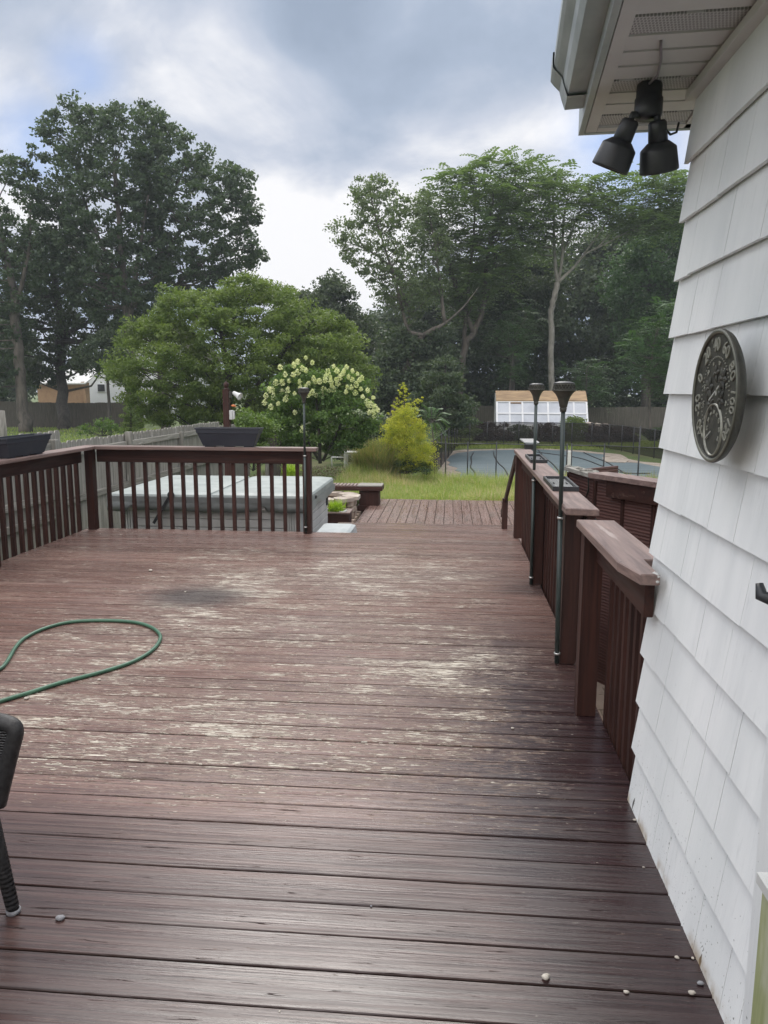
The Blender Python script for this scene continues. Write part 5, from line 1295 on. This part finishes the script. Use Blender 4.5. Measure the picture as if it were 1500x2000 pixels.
def pxpath(pts, Y):
    """trunk path: (px, py, radius[, dy])"""
    out = []; rad = []
    for p in pts:
        q = gy(p[0], p[1], Y + (p[3] if len(p) > 3 else 0)); out.append(q); rad.append(p[2])
    return out, rad
def smoothpath(P, rad, n=4):
    return catmull(P, n), list(np.interp(np.linspace(0, len(P) - 1, (len(P) - 1) * n + 1), range(len(P)), rad))
def wood_mesh(paths, Cs=None, nb=0, g=None, br=.05, sides=8, twig=True):
    mb = MB(); nodes = []
    for P, rad in paths:
        P2, r2 = smoothpath(P, rad); 
        P2 = [np.array(p) + (g.normal(size=3) * r2[i] * .18 if g is not None else 0) for i, p in enumerate(P2)]
        mb.tube(P2, r2, sides); nodes += list(zip(P2, r2))
    if Cs is not None and nb:
        NP = np.array([p for p, _ in nodes]); NR = np.array([r_ for _, r_ in nodes])
        sel = g.permutation(len(Cs))[:nb]
        for i in sel:
            c = Cs[i]; d = np.linalg.norm(NP - c, axis=1) + np.maximum(0, NP[:, 2] - c[2] + .3) * 3; j = int(np.argmin(d)); a = NP[j]
            L = np.linalg.norm(c - a); mid = (a + c) / 2 + np.array([0, 0, -.08 * L]) + g.normal(size=3) * .05 * L; q = (a * .2 + c * .8) + g.normal(size=3) * .04 * L
            r0 = min(NR[j] * .6, br * (1 + L * .12)); mb.tube([a, mid, q, c], [r0, r0 * .7, r0 * .42, r0 * .15], 5, False)
    return mb
def tree(name, label, Y, poly, thick, n, cr, per, size, leaf, barkm, paths, seed, nb=None, group=None, cat='tree', style='leaf', br=.07, extra=None, **kw):
    g = np.random.default_rng(seed); pts = [pxpath(p, Y) for p in paths]
    b = pts[0][0][0]; t = thing(name, (b[0], b[1], float(gh(b[0], b[1]))), label, cat, group)
    Cs = clumps(poly, Y, thick, n, cr, g)
    wm = wood_mesh(pts, Cs, nb if nb is not None else n // 2, g, br); wm.build('trunk', M[barkm], t)
    if style == 'leaf': Q, V = fill(Cs, cr, per, size, g, **kw)
    else: Q, V = fronds(Cs + g.normal(size=Cs.shape) * .15, per, size * 5, g, leafl=size, **kw)
    mesh_quads('crown', Q, V, M[leaf], t)
    return t

# --- left maples
GM = 'tall maples behind the left fence'
tree('maple_tree', 'tallest maple with a rounded dark crown reaching highest at left, thin upright trunk', 46,
     [(72, 262), (95, 228), (128, 200), (150, 183), (160, 178), (185, 205), (225, 200), (262, 210), (300, 240), (325, 320), (325, 420), (335, 520), (320, 600), (270, 650), (200, 640), (130, 590), (90, 490), (78, 400), (60, 330)],
     3.4, 720, .48, 44, .235, 'l_maple', 'bark1', [[(258, 850, .33), (256, 715, .30), (252, 640, .27), (243, 560, .24), (238, 500, .2), (232, 420, .14), (222, 320, .07)], [(252, 640, .2), (262, 560, .14), (275, 470, .1), (290, 380, .05)], [(243, 560, .16), (200, 480, .1), (160, 380, .06), (140, 280, .03)]], 1, group=GM, nb=110)
tree('maple_tree', 'broad dark maple whose crown bulges out to the right over open sky', 48,
     [(265, 215), (282, 196), (300, 193), (322, 215), (345, 240), (372, 262), (392, 272), (430, 300), (458, 322), (482, 328), (500, 345), (492, 368), (508, 400), (520, 430), (503, 452), (520, 480), (522, 505), (498, 528), (450, 545), (400, 575), (340, 590), (300, 570), (280, 470), (270, 380), (262, 290)],
     3.6, 620, .48, 43, .235, 'l_maple', 'bark1', [[(322, 850, .33), (318, 700, .30), (315, 590, .26), (313, 480, .2), (312, 350, .12), (305, 270, .05)], [(314, 520, .16), (360, 440, .11), (420, 390, .07), (470, 370, .03)], [(316, 600, .16), (380, 520, .1), (450, 490, .07), (500, 490, .03)], [(313, 440, .1), (350, 350, .07), (380, 300, .03)]], 2, group=GM, nb=110)
tree('maple_tree', 'dark shaded maple with dark straight trunk standing right before the tan garage', 50,
     [(40, 430), (90, 440), (180, 450), (250, 520), (290, 600), (285, 660), (250, 700), (215, 735), (160, 730), (120, 752), (60, 765), (20, 745), (0, 650), (10, 520)],
     3.0, 520, .52, 55, .235, 'l_dark', 'bark3', [[(124, 845, .42, -2.5), (121, 740, .34), (117, 640, .3), (105, 520, .2), (95, 440, .1)], [(118, 640, .14), (160, 560, .1), (210, 520, .05)], [(119, 660, .14), (190, 620, .1), (240, 610, .05)]], 3, group=GM, nb=100)
tree('maple_tree', 'leftmost maple with a pale leaning trunk and crown cut by the frame', 44,
     [(-200, 330), (-100, 290), (-20, 292), (15, 288), (40, 296), (62, 318), (90, 380), (100, 470), (80, 560), (45, 640), (50, 720), (30, 770), (-60, 785), (-150, 700), (-220, 450)],
     3.2, 580, .48, 45, .235, 'l_maple', 'bark1', [[(52, 846, .42), (44, 800, .33), (41, 740, .30), (36, 680, .29), (30, 620, .27), (28, 590, .24), (12, 500, .18), (-10, 400, .1)], [(29, 600, .16), (55, 500, .1), (60, 400, .05)]], 4, group=GM, nb=36, br=.03)
tree('understory_tree', 'low dark green understory tree in front of the white neighbour house', 44,
     [(160, 660), (190, 640), (230, 640), (262, 660), (262, 700), (235, 735), (200, 742), (150, 730)], 2.0, 60, .6, 110, .17, 'l_dark', 'bark3', [[(215, 845, .1), (210, 740, .08), (205, 690, .05)]], 5, nb=20, extra=None)
def wood_mass(name, label, Y, poly, thick, n, cr, per, size, leaf, seed):
    g = np.random.default_rng(seed); Cs = clumps(poly, Y, thick, n, cr, g); Q, V = fill(Cs, cr, per, size, g)
    o = mesh_quads(name, Q, V, M[leaf], None, (Cs[:, 0].mean(), Y, -1)); return tag(o, label, 'woodland', kind='stuff')
wood_mass('woodland', 'dark mass of woods behind the left fence', 74, [(-200, 560), (0, 580), (60, 640), (78, 720), (80, 800), (-200, 800)], 5, 420, 1.6, 130, .35, 'l_dark', 61)
wood_mass('woodland', 'deep dark woods filling the back of the garden', 68,
          [(540, 800), (540, 640), (600, 590), (660, 590), (720, 600), (780, 560), (850, 520), (930, 490), (1000, 480), (1060, 460), (1120, 470), (1180, 430), (1260, 400), (1380, 385), (1400, 810)], 7, 1100, 1.6, 150, .36, 'l_dark', 62)
# --- middle and right trees
GF = 'trees at the edge of the woods'
tree('forest_tree', 'mid green round tree filling the gap right of the maples', 52,
     [(548, 590), (585, 565), (615, 558), (632, 530), (665, 525), (692, 545), (705, 590), (740, 640), (750, 720), (700, 780), (600, 720), (555, 660)], 3.0, 240, .85, 140, .22, 'l_dark', 'bark3', [[(650, 850, .3), (650, 700, .25), (652, 600, .15), (655, 560, .06)]], 11, group=GF, nb=40)
tree('locust_tree', 'airy tree with leaning dark trunk and thin ragged crown against the sky', 45,
     [(640, 452), (655, 430), (690, 418), (682, 372), (704, 345), (722, 340), (746, 335), (765, 362), (800, 388), (835, 360), (860, 400), (885, 470), (880, 560), (850, 600), (800, 640), (745, 600), (700, 540), (665, 500)],
     3.0, 760, .34, 24, .17, 'l_locust', 'bark1', [[(762, 850, .24), (776, 760, .20), (800, 705, .18), (826, 655, .15), (868, 632, .09), (905, 600, .05), (935, 560, .015)], [(826, 655, .14), (795, 640, .1), (775, 560, .08), (750, 480, .06), (725, 390, .03)], [(800, 610, .08), (770, 530, .07), (720, 490, .05), (670, 470, .02)], [(868, 632, .12), (860, 560, .09), (850, 480, .06), (835, 400, .03)]], 12, group=GF, nb=120, br=.03, flat=.6, rs=(.35, 1.7))
tree('ailanthus_tree', 'high feathery tree with forked pale trunk rising in the middle of the woods edge', 48,
     [(822, 355), (850, 338), (905, 320), (930, 312), (965, 302), (1005, 288), (1030, 295), (1058, 315), (1050, 360), (1062, 420), (1040, 480), (1000, 540), (950, 600), (900, 620), (860, 600), (840, 500), (815, 410)],
     3.0, 400, .5, 8, .26, 'l_ail', 'bark1', [[(890, 850, .24), (905, 690, .20), (925, 650, .18), (945, 590, .14), (952, 500, .11), (975, 420, .1), (1010, 335, .05)], [(925, 650, .16), (890, 560, .12), (868, 480, .08), (860, 400, .04)], [(905, 680, .14), (915, 560, .1), (925, 460, .07), (930, 360, .03)]], 13, group=GF, nb=130, br=.05, style='frond')
tree('ailanthus_tree', 'slender pale trunked tree with umbrella crown standing behind the greenhouse', 50,
     [(1000, 400), (1035, 350), (1062, 325), (1085, 318), (1112, 322), (1140, 350), (1175, 345), (1212, 335), (1245, 322), (1290, 335), (1350, 325), (1370, 440), (1300, 455), (1250, 470), (1200, 452), (1160, 448), (1110, 480), (1060, 500), (1010, 480)],
     3.0, 360, .5, 7, .26, 'l_ail', 'bark2', [[(1079, 850, .21), (1078, 752, .20), (1076, 690, .19), (1076, 625, .18), (1080, 590, .18), (1089, 553, .17)], [(1089, 553, .13), (1083, 500, .1), (1082, 430, .07), (1080, 360, .03)], [(1089, 553, .1), (1098, 500, .09), (1101, 430, .07), (1110, 380, .03)], [(1089, 553, .12), (1118, 525, .075), (1145, 495, .06), (1185, 475, .05), (1230, 450, .03)], [(1140, 497, .06), (1170, 455, .05), (1200, 410, .03)], [(1160, 490, .05), (1200, 450, .04), (1260, 390, .02)], [(1098, 500, .06), (1125, 430, .05), (1145, 390, .03)]], 14, group=GF, nb=90, br=.045, style='frond')
tree('forest_tree', 'dense green tree filling the woods edge beside the shingle wall at right', 57,
     [(1170, 520), (1215, 470), (1270, 430), (1340, 400), (1400, 400), (1400, 720), (1250, 740), (1190, 660)], 3.5, 300, .95, 130, .24, 'l_sumac', 'bark3', [[(1260, 850, .3), (1262, 700, .25), (1268, 560, .15), (1275, 460, .06)]], 15, group=GF, nb=40)
tree('forest_tree', 'grey green tree of middle height below the umbrella crowned tree', 55,
     [(880, 560), (940, 500), (1010, 480), (1070, 500), (1110, 540), (1100, 620), (1040, 680), (940, 700), (880, 660)], 3.0, 220, .9, 130, .24, 'l_dark', 'bark3', [[(1000, 850, .25), (1000, 700, .2), (1000, 560, .08)]], 16, group=GF, nb=30)
tree('forest_tree', 'dark bushy tree behind the golden cypress and left of the greenhouse', 46,
     [(700, 800), (720, 700), (760, 640), (830, 620), (880, 650), (900, 720), (880, 800), (800, 830)], 2.5, 240, .8, 130, .2, 'l_dark', 'bark3', [[(790, 850, .2), (795, 750, .15), (805, 680, .06)]], 17, group=GF, nb=30)
GS = 'sumacs along the woods edge'
tree('sumac', 'bright leafy sumac at right with large layered fronds beside the wall', 36,
     [(1192, 715), (1212, 685), (1225, 640), (1262, 600), (1300, 585), (1350, 590), (1350, 770), (1290, 780), (1230, 755)], 1.4, 75, .4, 11, .17, 'l_sumac', 'bark1', [[(1270, 850, .07), (1268, 760, .06), (1275, 680, .03)]], 21, group=GS, nb=30, br=.02, style='frond', w=.42)
tree('sumac', 'sumac with drooping fronds growing just left of the slender pale trunk', 48,
     [(965, 640), (985, 590), (1020, 575), (1045, 600), (1050, 650), (1035, 700), (1000, 760), (960, 760), (975, 700)], 1.4, 55, .45, 10, .19, 'l_sumac', 'bark1', [[(992, 850, .06), (995, 760, .05), (1002, 690, .03)]], 22, group=GS, nb=25, br=.02, style='frond', w=.42)
tree('sumac', 'low sumac right behind the greenhouse beside the slender trunk', 50,
     [(1100, 720), (1130, 690), (1170, 690), (1190, 730), (1180, 790), (1110, 790)], 1.2, 40, .45, 10, .19, 'l_sumac', 'bark1', [[(1145, 850, .06), (1145, 770, .05), (1146, 720, .03)]], 23, group=GS, nb=20, br=.02, style='frond', w=.42)
tree('spruce', 'dark drooping evergreen between the sapling and the greenhouse', 32,
     [(795, 790), (812, 740), (845, 705), (870, 688), (895, 710), (915, 750), (935, 790), (930, 825), (890, 845), (830, 840)], 1.3, 90, .38, 110, .12, 'l_dark', 'bark3', [[(865, 850, .1), (868, 780, .07), (870, 700, .02)]], 24, nb=30, br=.02, flat=.35, droop=.5)
tree('green_maple', 'wide bright green maple with layered spreading crown in front of the tall maples', 27,
     [(203, 728), (222, 706), (238, 688), (232, 668), (252, 640), (268, 622), (300, 600), (318, 585), (322, 566), (350, 558), (395, 570), (440, 548), (500, 534), (560, 548), (600, 572), (640, 598), (680, 618), (705, 645), (715, 690), (735, 720), (728, 765), (690, 800), (600, 830), (520, 840), (440, 838), (350, 835), (290, 838), (285, 800), (240, 790), (250, 760), (215, 745)],
     3.4, 1100, .38, 120, .115, 'l_green', 'bark3', [[(455, 880, .16), (452, 800, .14), (445, 720, .11), (430, 640, .06)], [(455, 850, .12), (500, 760, .1), (560, 680, .07), (610, 630, .03)], [(452, 840, .1), (390, 760, .08), (330, 690, .05), (280, 660, .03)]], 31, nb=160, br=.03, flat=.5, aspect=.45, bias=.8)
tree('arborvitae', 'small columnar arborvitae against the left board fence', 36, [(238, 848), (236, 805), (246, 788), (262, 785), (274, 800), (276, 848)], .5, 50, .22, 120, .075, 'l_green', 'bark3', [[(255, 848, .05), (255, 790, .02)]], 32, nb=5, br=.01)
tree('weedy_shrub', 'loose weedy shrub left of the columnar arborvitae by the fence', 31, [(150, 852), (158, 830), (185, 815), (205, 812), (232, 822), (236, 852)], .6, 36, .22, 34, .09, 'l_hyd', 'bark3', [[(200, 852, .02), (200, 825, .01)]], 33, nb=30, br=.012, cat='shrub')
tree('climbing_shrub', 'sunlit light green climbing shrub behind the back rail planter', 15, [(452, 900), (455, 850), (462, 815), (475, 795), (498, 788), (525, 803), (545, 838), (535, 880), (520, 905)], .5, 75, .16, 80, .06, 'l_shrub', 'bark3', [[(495, 920, .02), (497, 860, .015), (500, 810, .006)]], 34, nb=40, br=.008, cat='shrub')
# hydrangea with panicles
g = np.random.default_rng(41)
HY = [(513, 805), (522, 760), (538, 725), (560, 712), (582, 704), (600, 716), (640, 722), (665, 715), (690, 722), (715, 745), (732, 775), (742, 805), (738, 840), (712, 872), (640, 895), (560, 888), (525, 860)]
ht = tree('hydrangea', 'big panicle hydrangea with creamy lime blooms behind the end torch', 19, HY, 1.0, 230, .22, 95, .085, 'l_hyd', 'bark3', [[(625, 905, .05), (622, 830, .04), (615, 760, .02)], [(630, 900, .04), (670, 820, .03), (695, 760, .015)], [(622, 900, .03), (580, 820, .03), (555, 760, .015)]], 41, nb=60, br=.012, cat='shrub')
bl = []
for (px, py) in [(578, 706), (595, 703), (610, 712), (545, 722), (556, 731), (575, 716), (574, 735), (600, 727), (612, 740), (618, 746), (553, 752), (566, 760), (575, 768), (548, 768), (534, 765), (538, 775), (522, 775), (586, 748), (635, 735), (633, 745), (650, 713), (655, 722), (680, 716), (675, 724), (692, 722), (700, 733), (706, 740), (710, 736), (665, 740), (660, 752), (645, 756), (652, 765), (640, 765), (625, 745), (632, 770), (614, 772), (690, 745), (682, 755), (708, 760), (712, 772), (718, 785), (728, 790), (735, 795), (740, 806), (730, 802), (576, 810), (587, 838), (720, 806), (560, 770), (590, 770), (600, 758), (543, 790), (520, 790), (672, 765), (696, 770), (722, 797), (648, 735), (668, 728), (584, 728), (562, 742), (605, 750), (593, 718), (640, 725), (660, 745), (684, 735), (700, 750), (716, 762), (527, 800), (556, 785), (600, 775), (628, 760), (725, 775), (732, 812), (648, 748), (690, 760), (540, 745), (530, 760), (586, 760), (612, 765)]:
    c = gy(px + g.uniform(-4, 4), py + g.uniform(-4, 4), 19 - .75 + g.uniform(-.15, .25)); s = g.uniform(.055, .095)
    k = 90; h = g.random(k); ang = g.random(k) * 2 * pi; rr_ = s * .95 * np.sqrt(np.clip(1 - (2 * h - 1) ** 2, 0, 1)) * (1 - .35 * h) * g.random(k) ** .4
    P = c + np.stack([rr_ * np.cos(ang), rr_ * np.sin(ang), (h - .35) * s * g.uniform(1.4, 2.0)], 1); bl.append(P)
P = np.concatenate(bl); mesh_quads('blossoms', leaf_quads(P, .03 * g.uniform(.7, 1.3, len(P)), g, .3, .9), np.repeat(g.random(len(bl)), 90) * .5 + g.random(len(P)) * .5, M['fl_hyd'], ht)
# golden cypress
cyp = tree('golden_cypress', 'golden yellow threadleaf cypress with a pointed spindly top', 20.6, [(742, 915), (730, 885), (738, 862), (748, 850), (744, 832), (762, 815), (772, 800), (786, 792), (790, 768), (800, 790), (818, 800), (815, 818), (836, 832), (832, 848), (850, 868), (848, 915), (800, 928)], .75, 330, .17, 90, .055, 'l_cyp', 'bark3',
     [[(795, 925, .04), (794, 850, .03), (790, 800, .02), (786, 745, .006)]], 42, nb=60, br=.008, aspect=.28, bias=.2, rs=(.3, 1.9))
Cs = np.array([gy(787 + g.normal() * (2 + 12 * t), 748 + 60 * t, 20.6 + g.normal() * .08) for t in np.linspace(0, 1, 46)] + [gy(795 + 30 * t, 790 - 9 * t + 3 * g.normal(), 20.5) for t in np.linspace(0, 1, 12)] + [gy(786 - 20 * t, 806 - 14 * t, 20.5) for t in np.linspace(0, 1, 8)])
Q, V = fill(Cs, .05, 22, .05, g, aspect=.28); mesh_quads('leader_foliage', Q, V, M['l_cyp'], cyp)
Cs = clumps([(745, 928), (742, 895), (780, 890), (845, 900), (843, 928)], 20.45, .7, 50, .15, g); Q, V = fill(Cs, .15, 90, .05, g, aspect=.3); mesh_quads('dark_green_skirt', Q, V, M['l_cypd'], cyp)  # dark green foliage around the cypress foot
# blades
def blades(P, H, W, g, lean=.35, seg=3):
    n = len(P); az = g.random(n) * 2 * pi; D = np.stack([np.cos(az), np.sin(az), 0 * az], 1); S = np.stack([-np.sin(az), np.cos(az), 0 * az], 1)
    le = np.abs(g.normal(size=n)) * lean; Q = []; V = g.random(n)
    ts = np.linspace(0, 1, seg + 1)
    def pt(t): return P + D * (H * le * t ** 2)[:, None] + np.array([0, 0, 1.0]) * (H * t * (1 - .25 * le * t))[:, None]
    for i in range(seg):
        a, b = pt(ts[i]), pt(ts[i + 1]); wa, wb = W * (1 - ts[i] ** 2 * .9), W * (1 - ts[i + 1] ** 2 * .9)
        Q.append(np.stack([a - S * wa[:, None], a + S * wa[:, None], b + S * wb[:, None], b - S * wb[:, None]], 1))
    return np.concatenate(Q), np.tile(V, seg)
og = thing('ornamental_grass', (*gy(733, 925, 20.2)[:2], -.85), 'arching ornamental grass clump with brown base beside the golden cypress', 'grass clump')
b = gy(733, 928, 20.2); n = 5200; P = np.stack([b[0] + g.normal(size=n) * .2, b[1] + g.normal(size=n) * .16, np.full(n, -.95)], 1)
Q, V = blades(P, g.uniform(.75, 1.35, n), np.full(n, .0065), g, .42, 5); mesh_quads('blades', Q, V, M['l_grass2'], og)
# sapling
spl = thing('ailanthus_sapling', (*gy(848, 925, 20.9)[:2], -1.0), 'small sapling with radiating pinnate fronds beside the pool fence corner', 'sapling')
sp0, sp1 = gy(849, 925, 20.9), gy(843, 822, 20.9); mb = MB(); mb.tube([sp0, (sp0 + sp1) / 2 + np.array([.02, 0, 0]), sp1], [.022, .018, .012], 8)
Q = []; V = []
for (ex, ey, dd) in ((800, 795, .1), (806, 815, -.2), (818, 800, .3), (826, 790, -.1), (842, 795, .2), (862, 797, .1), (880, 808, -.1), (878, 825, -.3), (876, 832, .2), (870, 848, -.3), (835, 850, -.4), (855, 855, .3), (815, 835, -.3)):
    e_ = gy(ex, ey, 20.9 + dd); up_ = np.array([0, 0, .12]); pts_ = [sp1 - np.array([0, 0, g.random() * .12]), (sp1 + e_) / 2 + up_, e_]; cp = catmull(pts_, 7); mb.tube(cp, list(np.linspace(.007, .002, len(cp))), 5)
    for k in range(3, len(cp)):
        t = unit(cp[k] - cp[k - 1]); s_ = unit(np.cross(t, np.array([0, 0, 1.0])))
        for sg in (-1, 1):
            dr = unit(s_ * sg + t * .3 + np.array([0, 0, -.3])); L = .14 * (1.1 - abs(k / len(cp) - .55)); tip = cp[k] + dr * L; m_ = cp[k] + dr * L * .4
            Q.append([cp[k], m_ + t * .022, tip, m_ - t * .022]); V.append(.4 + .6 * g.random())
mb.build('stem', M['bark1'], spl); mesh_quads('fronds', np.array(Q), np.array(V), M['l_sumac'], spl)
# hedge bushes beyond the pool
for i, (x0, x1, yt, lf, lb) in enumerate(((925, 1003, 822, 'l_hedge', 'purple brown barberry bush, leftmost of the row beyond the pool'), (985, 1050, 828, 'l_dark', 'grey green bush between two purple bushes beyond the pool'), (1035, 1100, 822, 'l_hedge', 'purple bush right behind the middle torch pole beyond the pool'),
                                          (1092, 1150, 812, 'l_green', 'green tipped bush rising before the greenhouse right half'), (1140, 1200, 826, 'l_hedge', 'purple brown bush right of the green tipped bush'), (1190, 1245, 832, 'l_hedge', 'purple brown bush at the right end of the row'))):
    tree('barberry_bush' if lf == 'l_hedge' else 'round_bush', lb, 40.5 + .3 * (i % 2), [(x0, 868), (x0 + 3, yt + 12), (x0 + 16, yt + 2), ((x0 + x1) / 2, yt), (x1 - 14, yt + 3), (x1 - 2, yt + 14), (x1, 868)], .9, 75, .26, 90, .10, lf, 'bark3', [[((x0 + x1) / 2, 868, .03), ((x0 + x1) / 2, 845, .02)]], 50 + i, nb=8, br=.012, cat='bush', group='bushes beyond the pool')
tree('golden_bush', 'yellow green bush beyond the far left corner of the pool fence', 40, [(862, 850), (868, 822), (895, 810), (930, 815), (945, 840), (930, 856)], .9, 45, .26, 80, .10, 'l_shrub', 'bark3', [[(900, 860, .03), (900, 840, .02)]], 57, nb=8, cat='bush')
tree('round_bush', 'rounded dark green bush beside the shingle wall beyond the pool', 36, [(1255, 860), (1258, 842), (1275, 833), (1300, 832), (1330, 845), (1330, 865)], .8, 50, .25, 90, .10, 'l_dark', 'bark3', [[(1290, 868, .03), (1290, 850, .02)]], 58, nb=8, cat='bush')
tree('understory_bush', 'dark brushy thicket between the hydrangea and the cypress', 23, [(640, 900), (650, 840), (680, 805), (730, 800), (760, 820), (760, 900)], .8, 80, .25, 80, .09, 'l_dark', 'bark3', [[(700, 905, .02), (700, 850, .01)]], 59, nb=30, cat='bush')
tree('climbing_shrub', 'dark leafy shrub under the green maple beside the old fence panel', 20.5, [(500, 900), (498, 850), (520, 830), (560, 835), (575, 870), (570, 900)], .6, 60, .2, 80, .08, 'l_hyd', 'bark3', [[(540, 905, .02), (540, 860, .01)]], 60, nb=20, cat='shrub')

# --- grass and ground cover
def scatter(n, x0, x1, y0, y1, g, cond=None, power=1.0):
    y = y0 + (y1 - y0) * g.random(n) ** power; x = x0 + (x1 - x0) * g.random(n); z = gh(x, y); P = np.stack([x, y, z], 1)
    return P if cond is None else P[cond(P)]
g = np.random.default_rng(71)
def lawncond(P):
    x, y = P[:, 0], P[:, 1]
    ok = (y > LY1 + .03) | (x > LX1 + .05)
    fence_y = np.interp(x, [-3, -.6, -.1, .5, 1.3, 6], [22.4, 22.4, 21.5, 21.7, 21.7, 21.3])
    den = .5 + .5 * np.sin(x * 2.3 + 1.1 * np.sin(y * 1.3)) * np.sin(y * 1.7 + .6 * x)
    return ok & (y < fence_y) & ~((x < -1.3) & (y < 13.6)) & (g.random(len(P)) < .45 + .55 * den)
P = scatter(150000, -2.6, 5.5, 13.75, 22.3, g, lawncond)
tuft = .5 + .5 * np.sin(P[:, 0] * 1.9 + 2 * np.sin(P[:, 1] * .9)) * np.cos(P[:, 1] * 1.4)
t2 = .5 + .5 * np.sin(P[:, 0] * 5.1 + 1.7 * np.sin(P[:, 1] * 2.9)) * np.sin(P[:, 1] * 4.3 + 1.3 * np.sin(P[:, 0] * 3.1))
H = (.05 + .13 * tuft + .13 * t2 ** 2) * g.uniform(.4, 1.6, len(P)) * (1 + .7 * smooth(16, 20.5, P[:, 1]))
Q, V = blades(P, H, .0042 + 0 * H, g, .6, 2)
dry = np.clip(.5 + .5 * np.sin(P[:, 0] * 1.3 + 2.2 * np.sin(P[:, 1] * .8 + 1)) * np.cos(P[:, 1] * .9 + P[:, 0] * .5), 0, 1)
ii = np.tile(np.arange(len(P)), 2)
V = np.where(g.random(len(V)) < (.10 + .55 * dry[ii] ** 2), .95, V * .45 + .4 * (1 - t2[ii]) * g.random(len(V)))
o = mesh_quads('lawn_grass', Q, V, M['l_grass'], None, (0, 17, -.6)); tag(o, 'tall uneven lawn grass before the pool fence', 'grass', kind='stuff')
P = scatter(30000, -1, 16, 35.8, 42, g); P[:, 2] = -1.07; H = .09 * g.uniform(.5, 1.6, len(P)); Q, V = blades(P, H, .02 + 0 * H, g, .5, 1); V *= .75
P2 = scatter(7000, -34, -16, 30, 49, g); H2 = .1 * g.uniform(.5, 1.5, len(P2)); Q2, V2 = blades(P2, H2, .03 + 0 * H2, g, .5, 1)
o = mesh_quads('far_grass', np.concatenate([Q, Q2]), np.concatenate([V, V2 * .5]), M['l_grass'], None, (5, 38, -1)); tag(o, 'strip of grass beyond the pool', 'grass', kind='stuff')
# leaf litter and weeds between tub, AC unit and lawn
P = scatter(16000, -5.0, -.6, 13.3, 22, g, lambda P: (P[:, 0] < -.9 - .1 * (P[:, 1] - 13)) | (P[:, 1] > 19.5)); P[:, 2] += g.random(len(P)) * .05
Q, V = leaf_quads(P, .045 * g.uniform(.5, 1.6, len(P)), g, 1.2, .6), g.random(len(P))
o = mesh_quads('leaf_litter', Q, V, M['l_mulch'], None, (-2, 17, -.5)); tag(o, 'grey brown leaf litter and low weeds behind the hot tub', 'ground cover', kind='stuff')
P = scatter(260, -5.0, -1.5, 12.6, 18.5, g, lambda P: P[:, 1] > 13.3); P[:, 2] += .05
Q, V = fill(P, .10, 45, .045, g); o = mesh_quads('ground_cover', Q, V, M['l_shrub'], None, (-3, 15, -.5)); tag(o, 'low leafy ground cover between tub and shrubs', 'ground cover', kind='stuff')
def tuftplant(name, label, px, py, Y, r_, h, n, mat='l_lime', z=None):
    c = gy(px, py, Y); t = thing(name, tuple(c), label, 'plant'); P = np.stack([c[0] + g.normal(size=n) * r_ * .45, c[1] + g.normal(size=n) * r_ * .4, np.full(n, c[2])], 1)
    Q, V = blades(P, h * g.uniform(.5, 1.15, n), np.full(n, .006), g, .55, 3); Q2, V2 = fill(P[::6] + np.array([0, 0, h * .4]), .05, 10, .03, g)
    mesh_quads('foliage', np.concatenate([Q, Q2]), np.concatenate([V, V2]), M[mat], t)
tuftplant('lime_plant', 'lime green leafy plant in the low planter box', 655, 1003, 11.4, .13, .22, 320)
tuftplant('lime_plant', 'bright green plant between the fire pit and the bench box', 692, 986, 13.4, .16, .18, 420, 'l_shrub')
tuftplant('lime_plant', 'small lime sprigs in the bench end planter', 722, 953, 13.05, .09, .07, 120)
tuftplant('lime_plant', 'lime plant clump behind the hot tub between two balusters', 567, 930, 14.5, .14, .26, 260)
# stump at far left
stp = thing('tree_stump', (*gy(4, 850, 20)[:2], -.6), 'pale cut stump beyond the picket fence at the left frame edge', 'stump'); c = gy(2, 850, 20)
mb = MB(); mb.tube([(c[0], 20, -.7), (c[0] - .01, 20, .3), (c[0] + .01, 20, 1.02)], [.22, .17, .13], 12); mb.build('trunk', M['bark2'], stp)
# pale edging stones beside the greenhouse
for i, (px, py, s) in enumerate(((1150, 826, .3), (1165, 828, .35), (1182, 829, .3))):
    c = gy(px, py + 3, 42.5); mb = MB(); mb.lathe([(0, -.3), (s, -.25), (s * 1.1, 0), (s * .7, .10), (0, .14)], c, n=9)
    tag(mb.build('edging_stone', M['coping']), ['pale flat stone nearest the greenhouse', 'pale stone second from the greenhouse', 'pale stone third from the greenhouse', 'pale stone beside the round bush at right', 'small pale stone left of the one by the round bush'][i], 'stone', 'pale stones by the back fence')
print('leaf quads done')

# ------------------------------------------------------------------ haze
def haze():
    m = bpy.data.materials.new('thin_haze'); m.use_nodes = True; nt = m.node_tree; nt.nodes.clear()
    v = N(nt, 'ShaderNodeVolumePrincipled'); v.inputs['Color'].default_value = (0.80, 0.87, 0.95, 1); v.inputs['Density'].default_value = HAZE; v.inputs['Anisotropy'].default_value = 0.2
    o = N(nt, 'ShaderNodeOutputMaterial'); nt.links.new(v.outputs[0], o.inputs['Volume'])
    mb = MB(); mb.box((-430, -80, -3), (430, 640, 24)); h = mb.build('haze', m); tag(h, 'thin pale haze over the garden', 'haze', kind='stuff')
HAZE = 0.0008
haze()
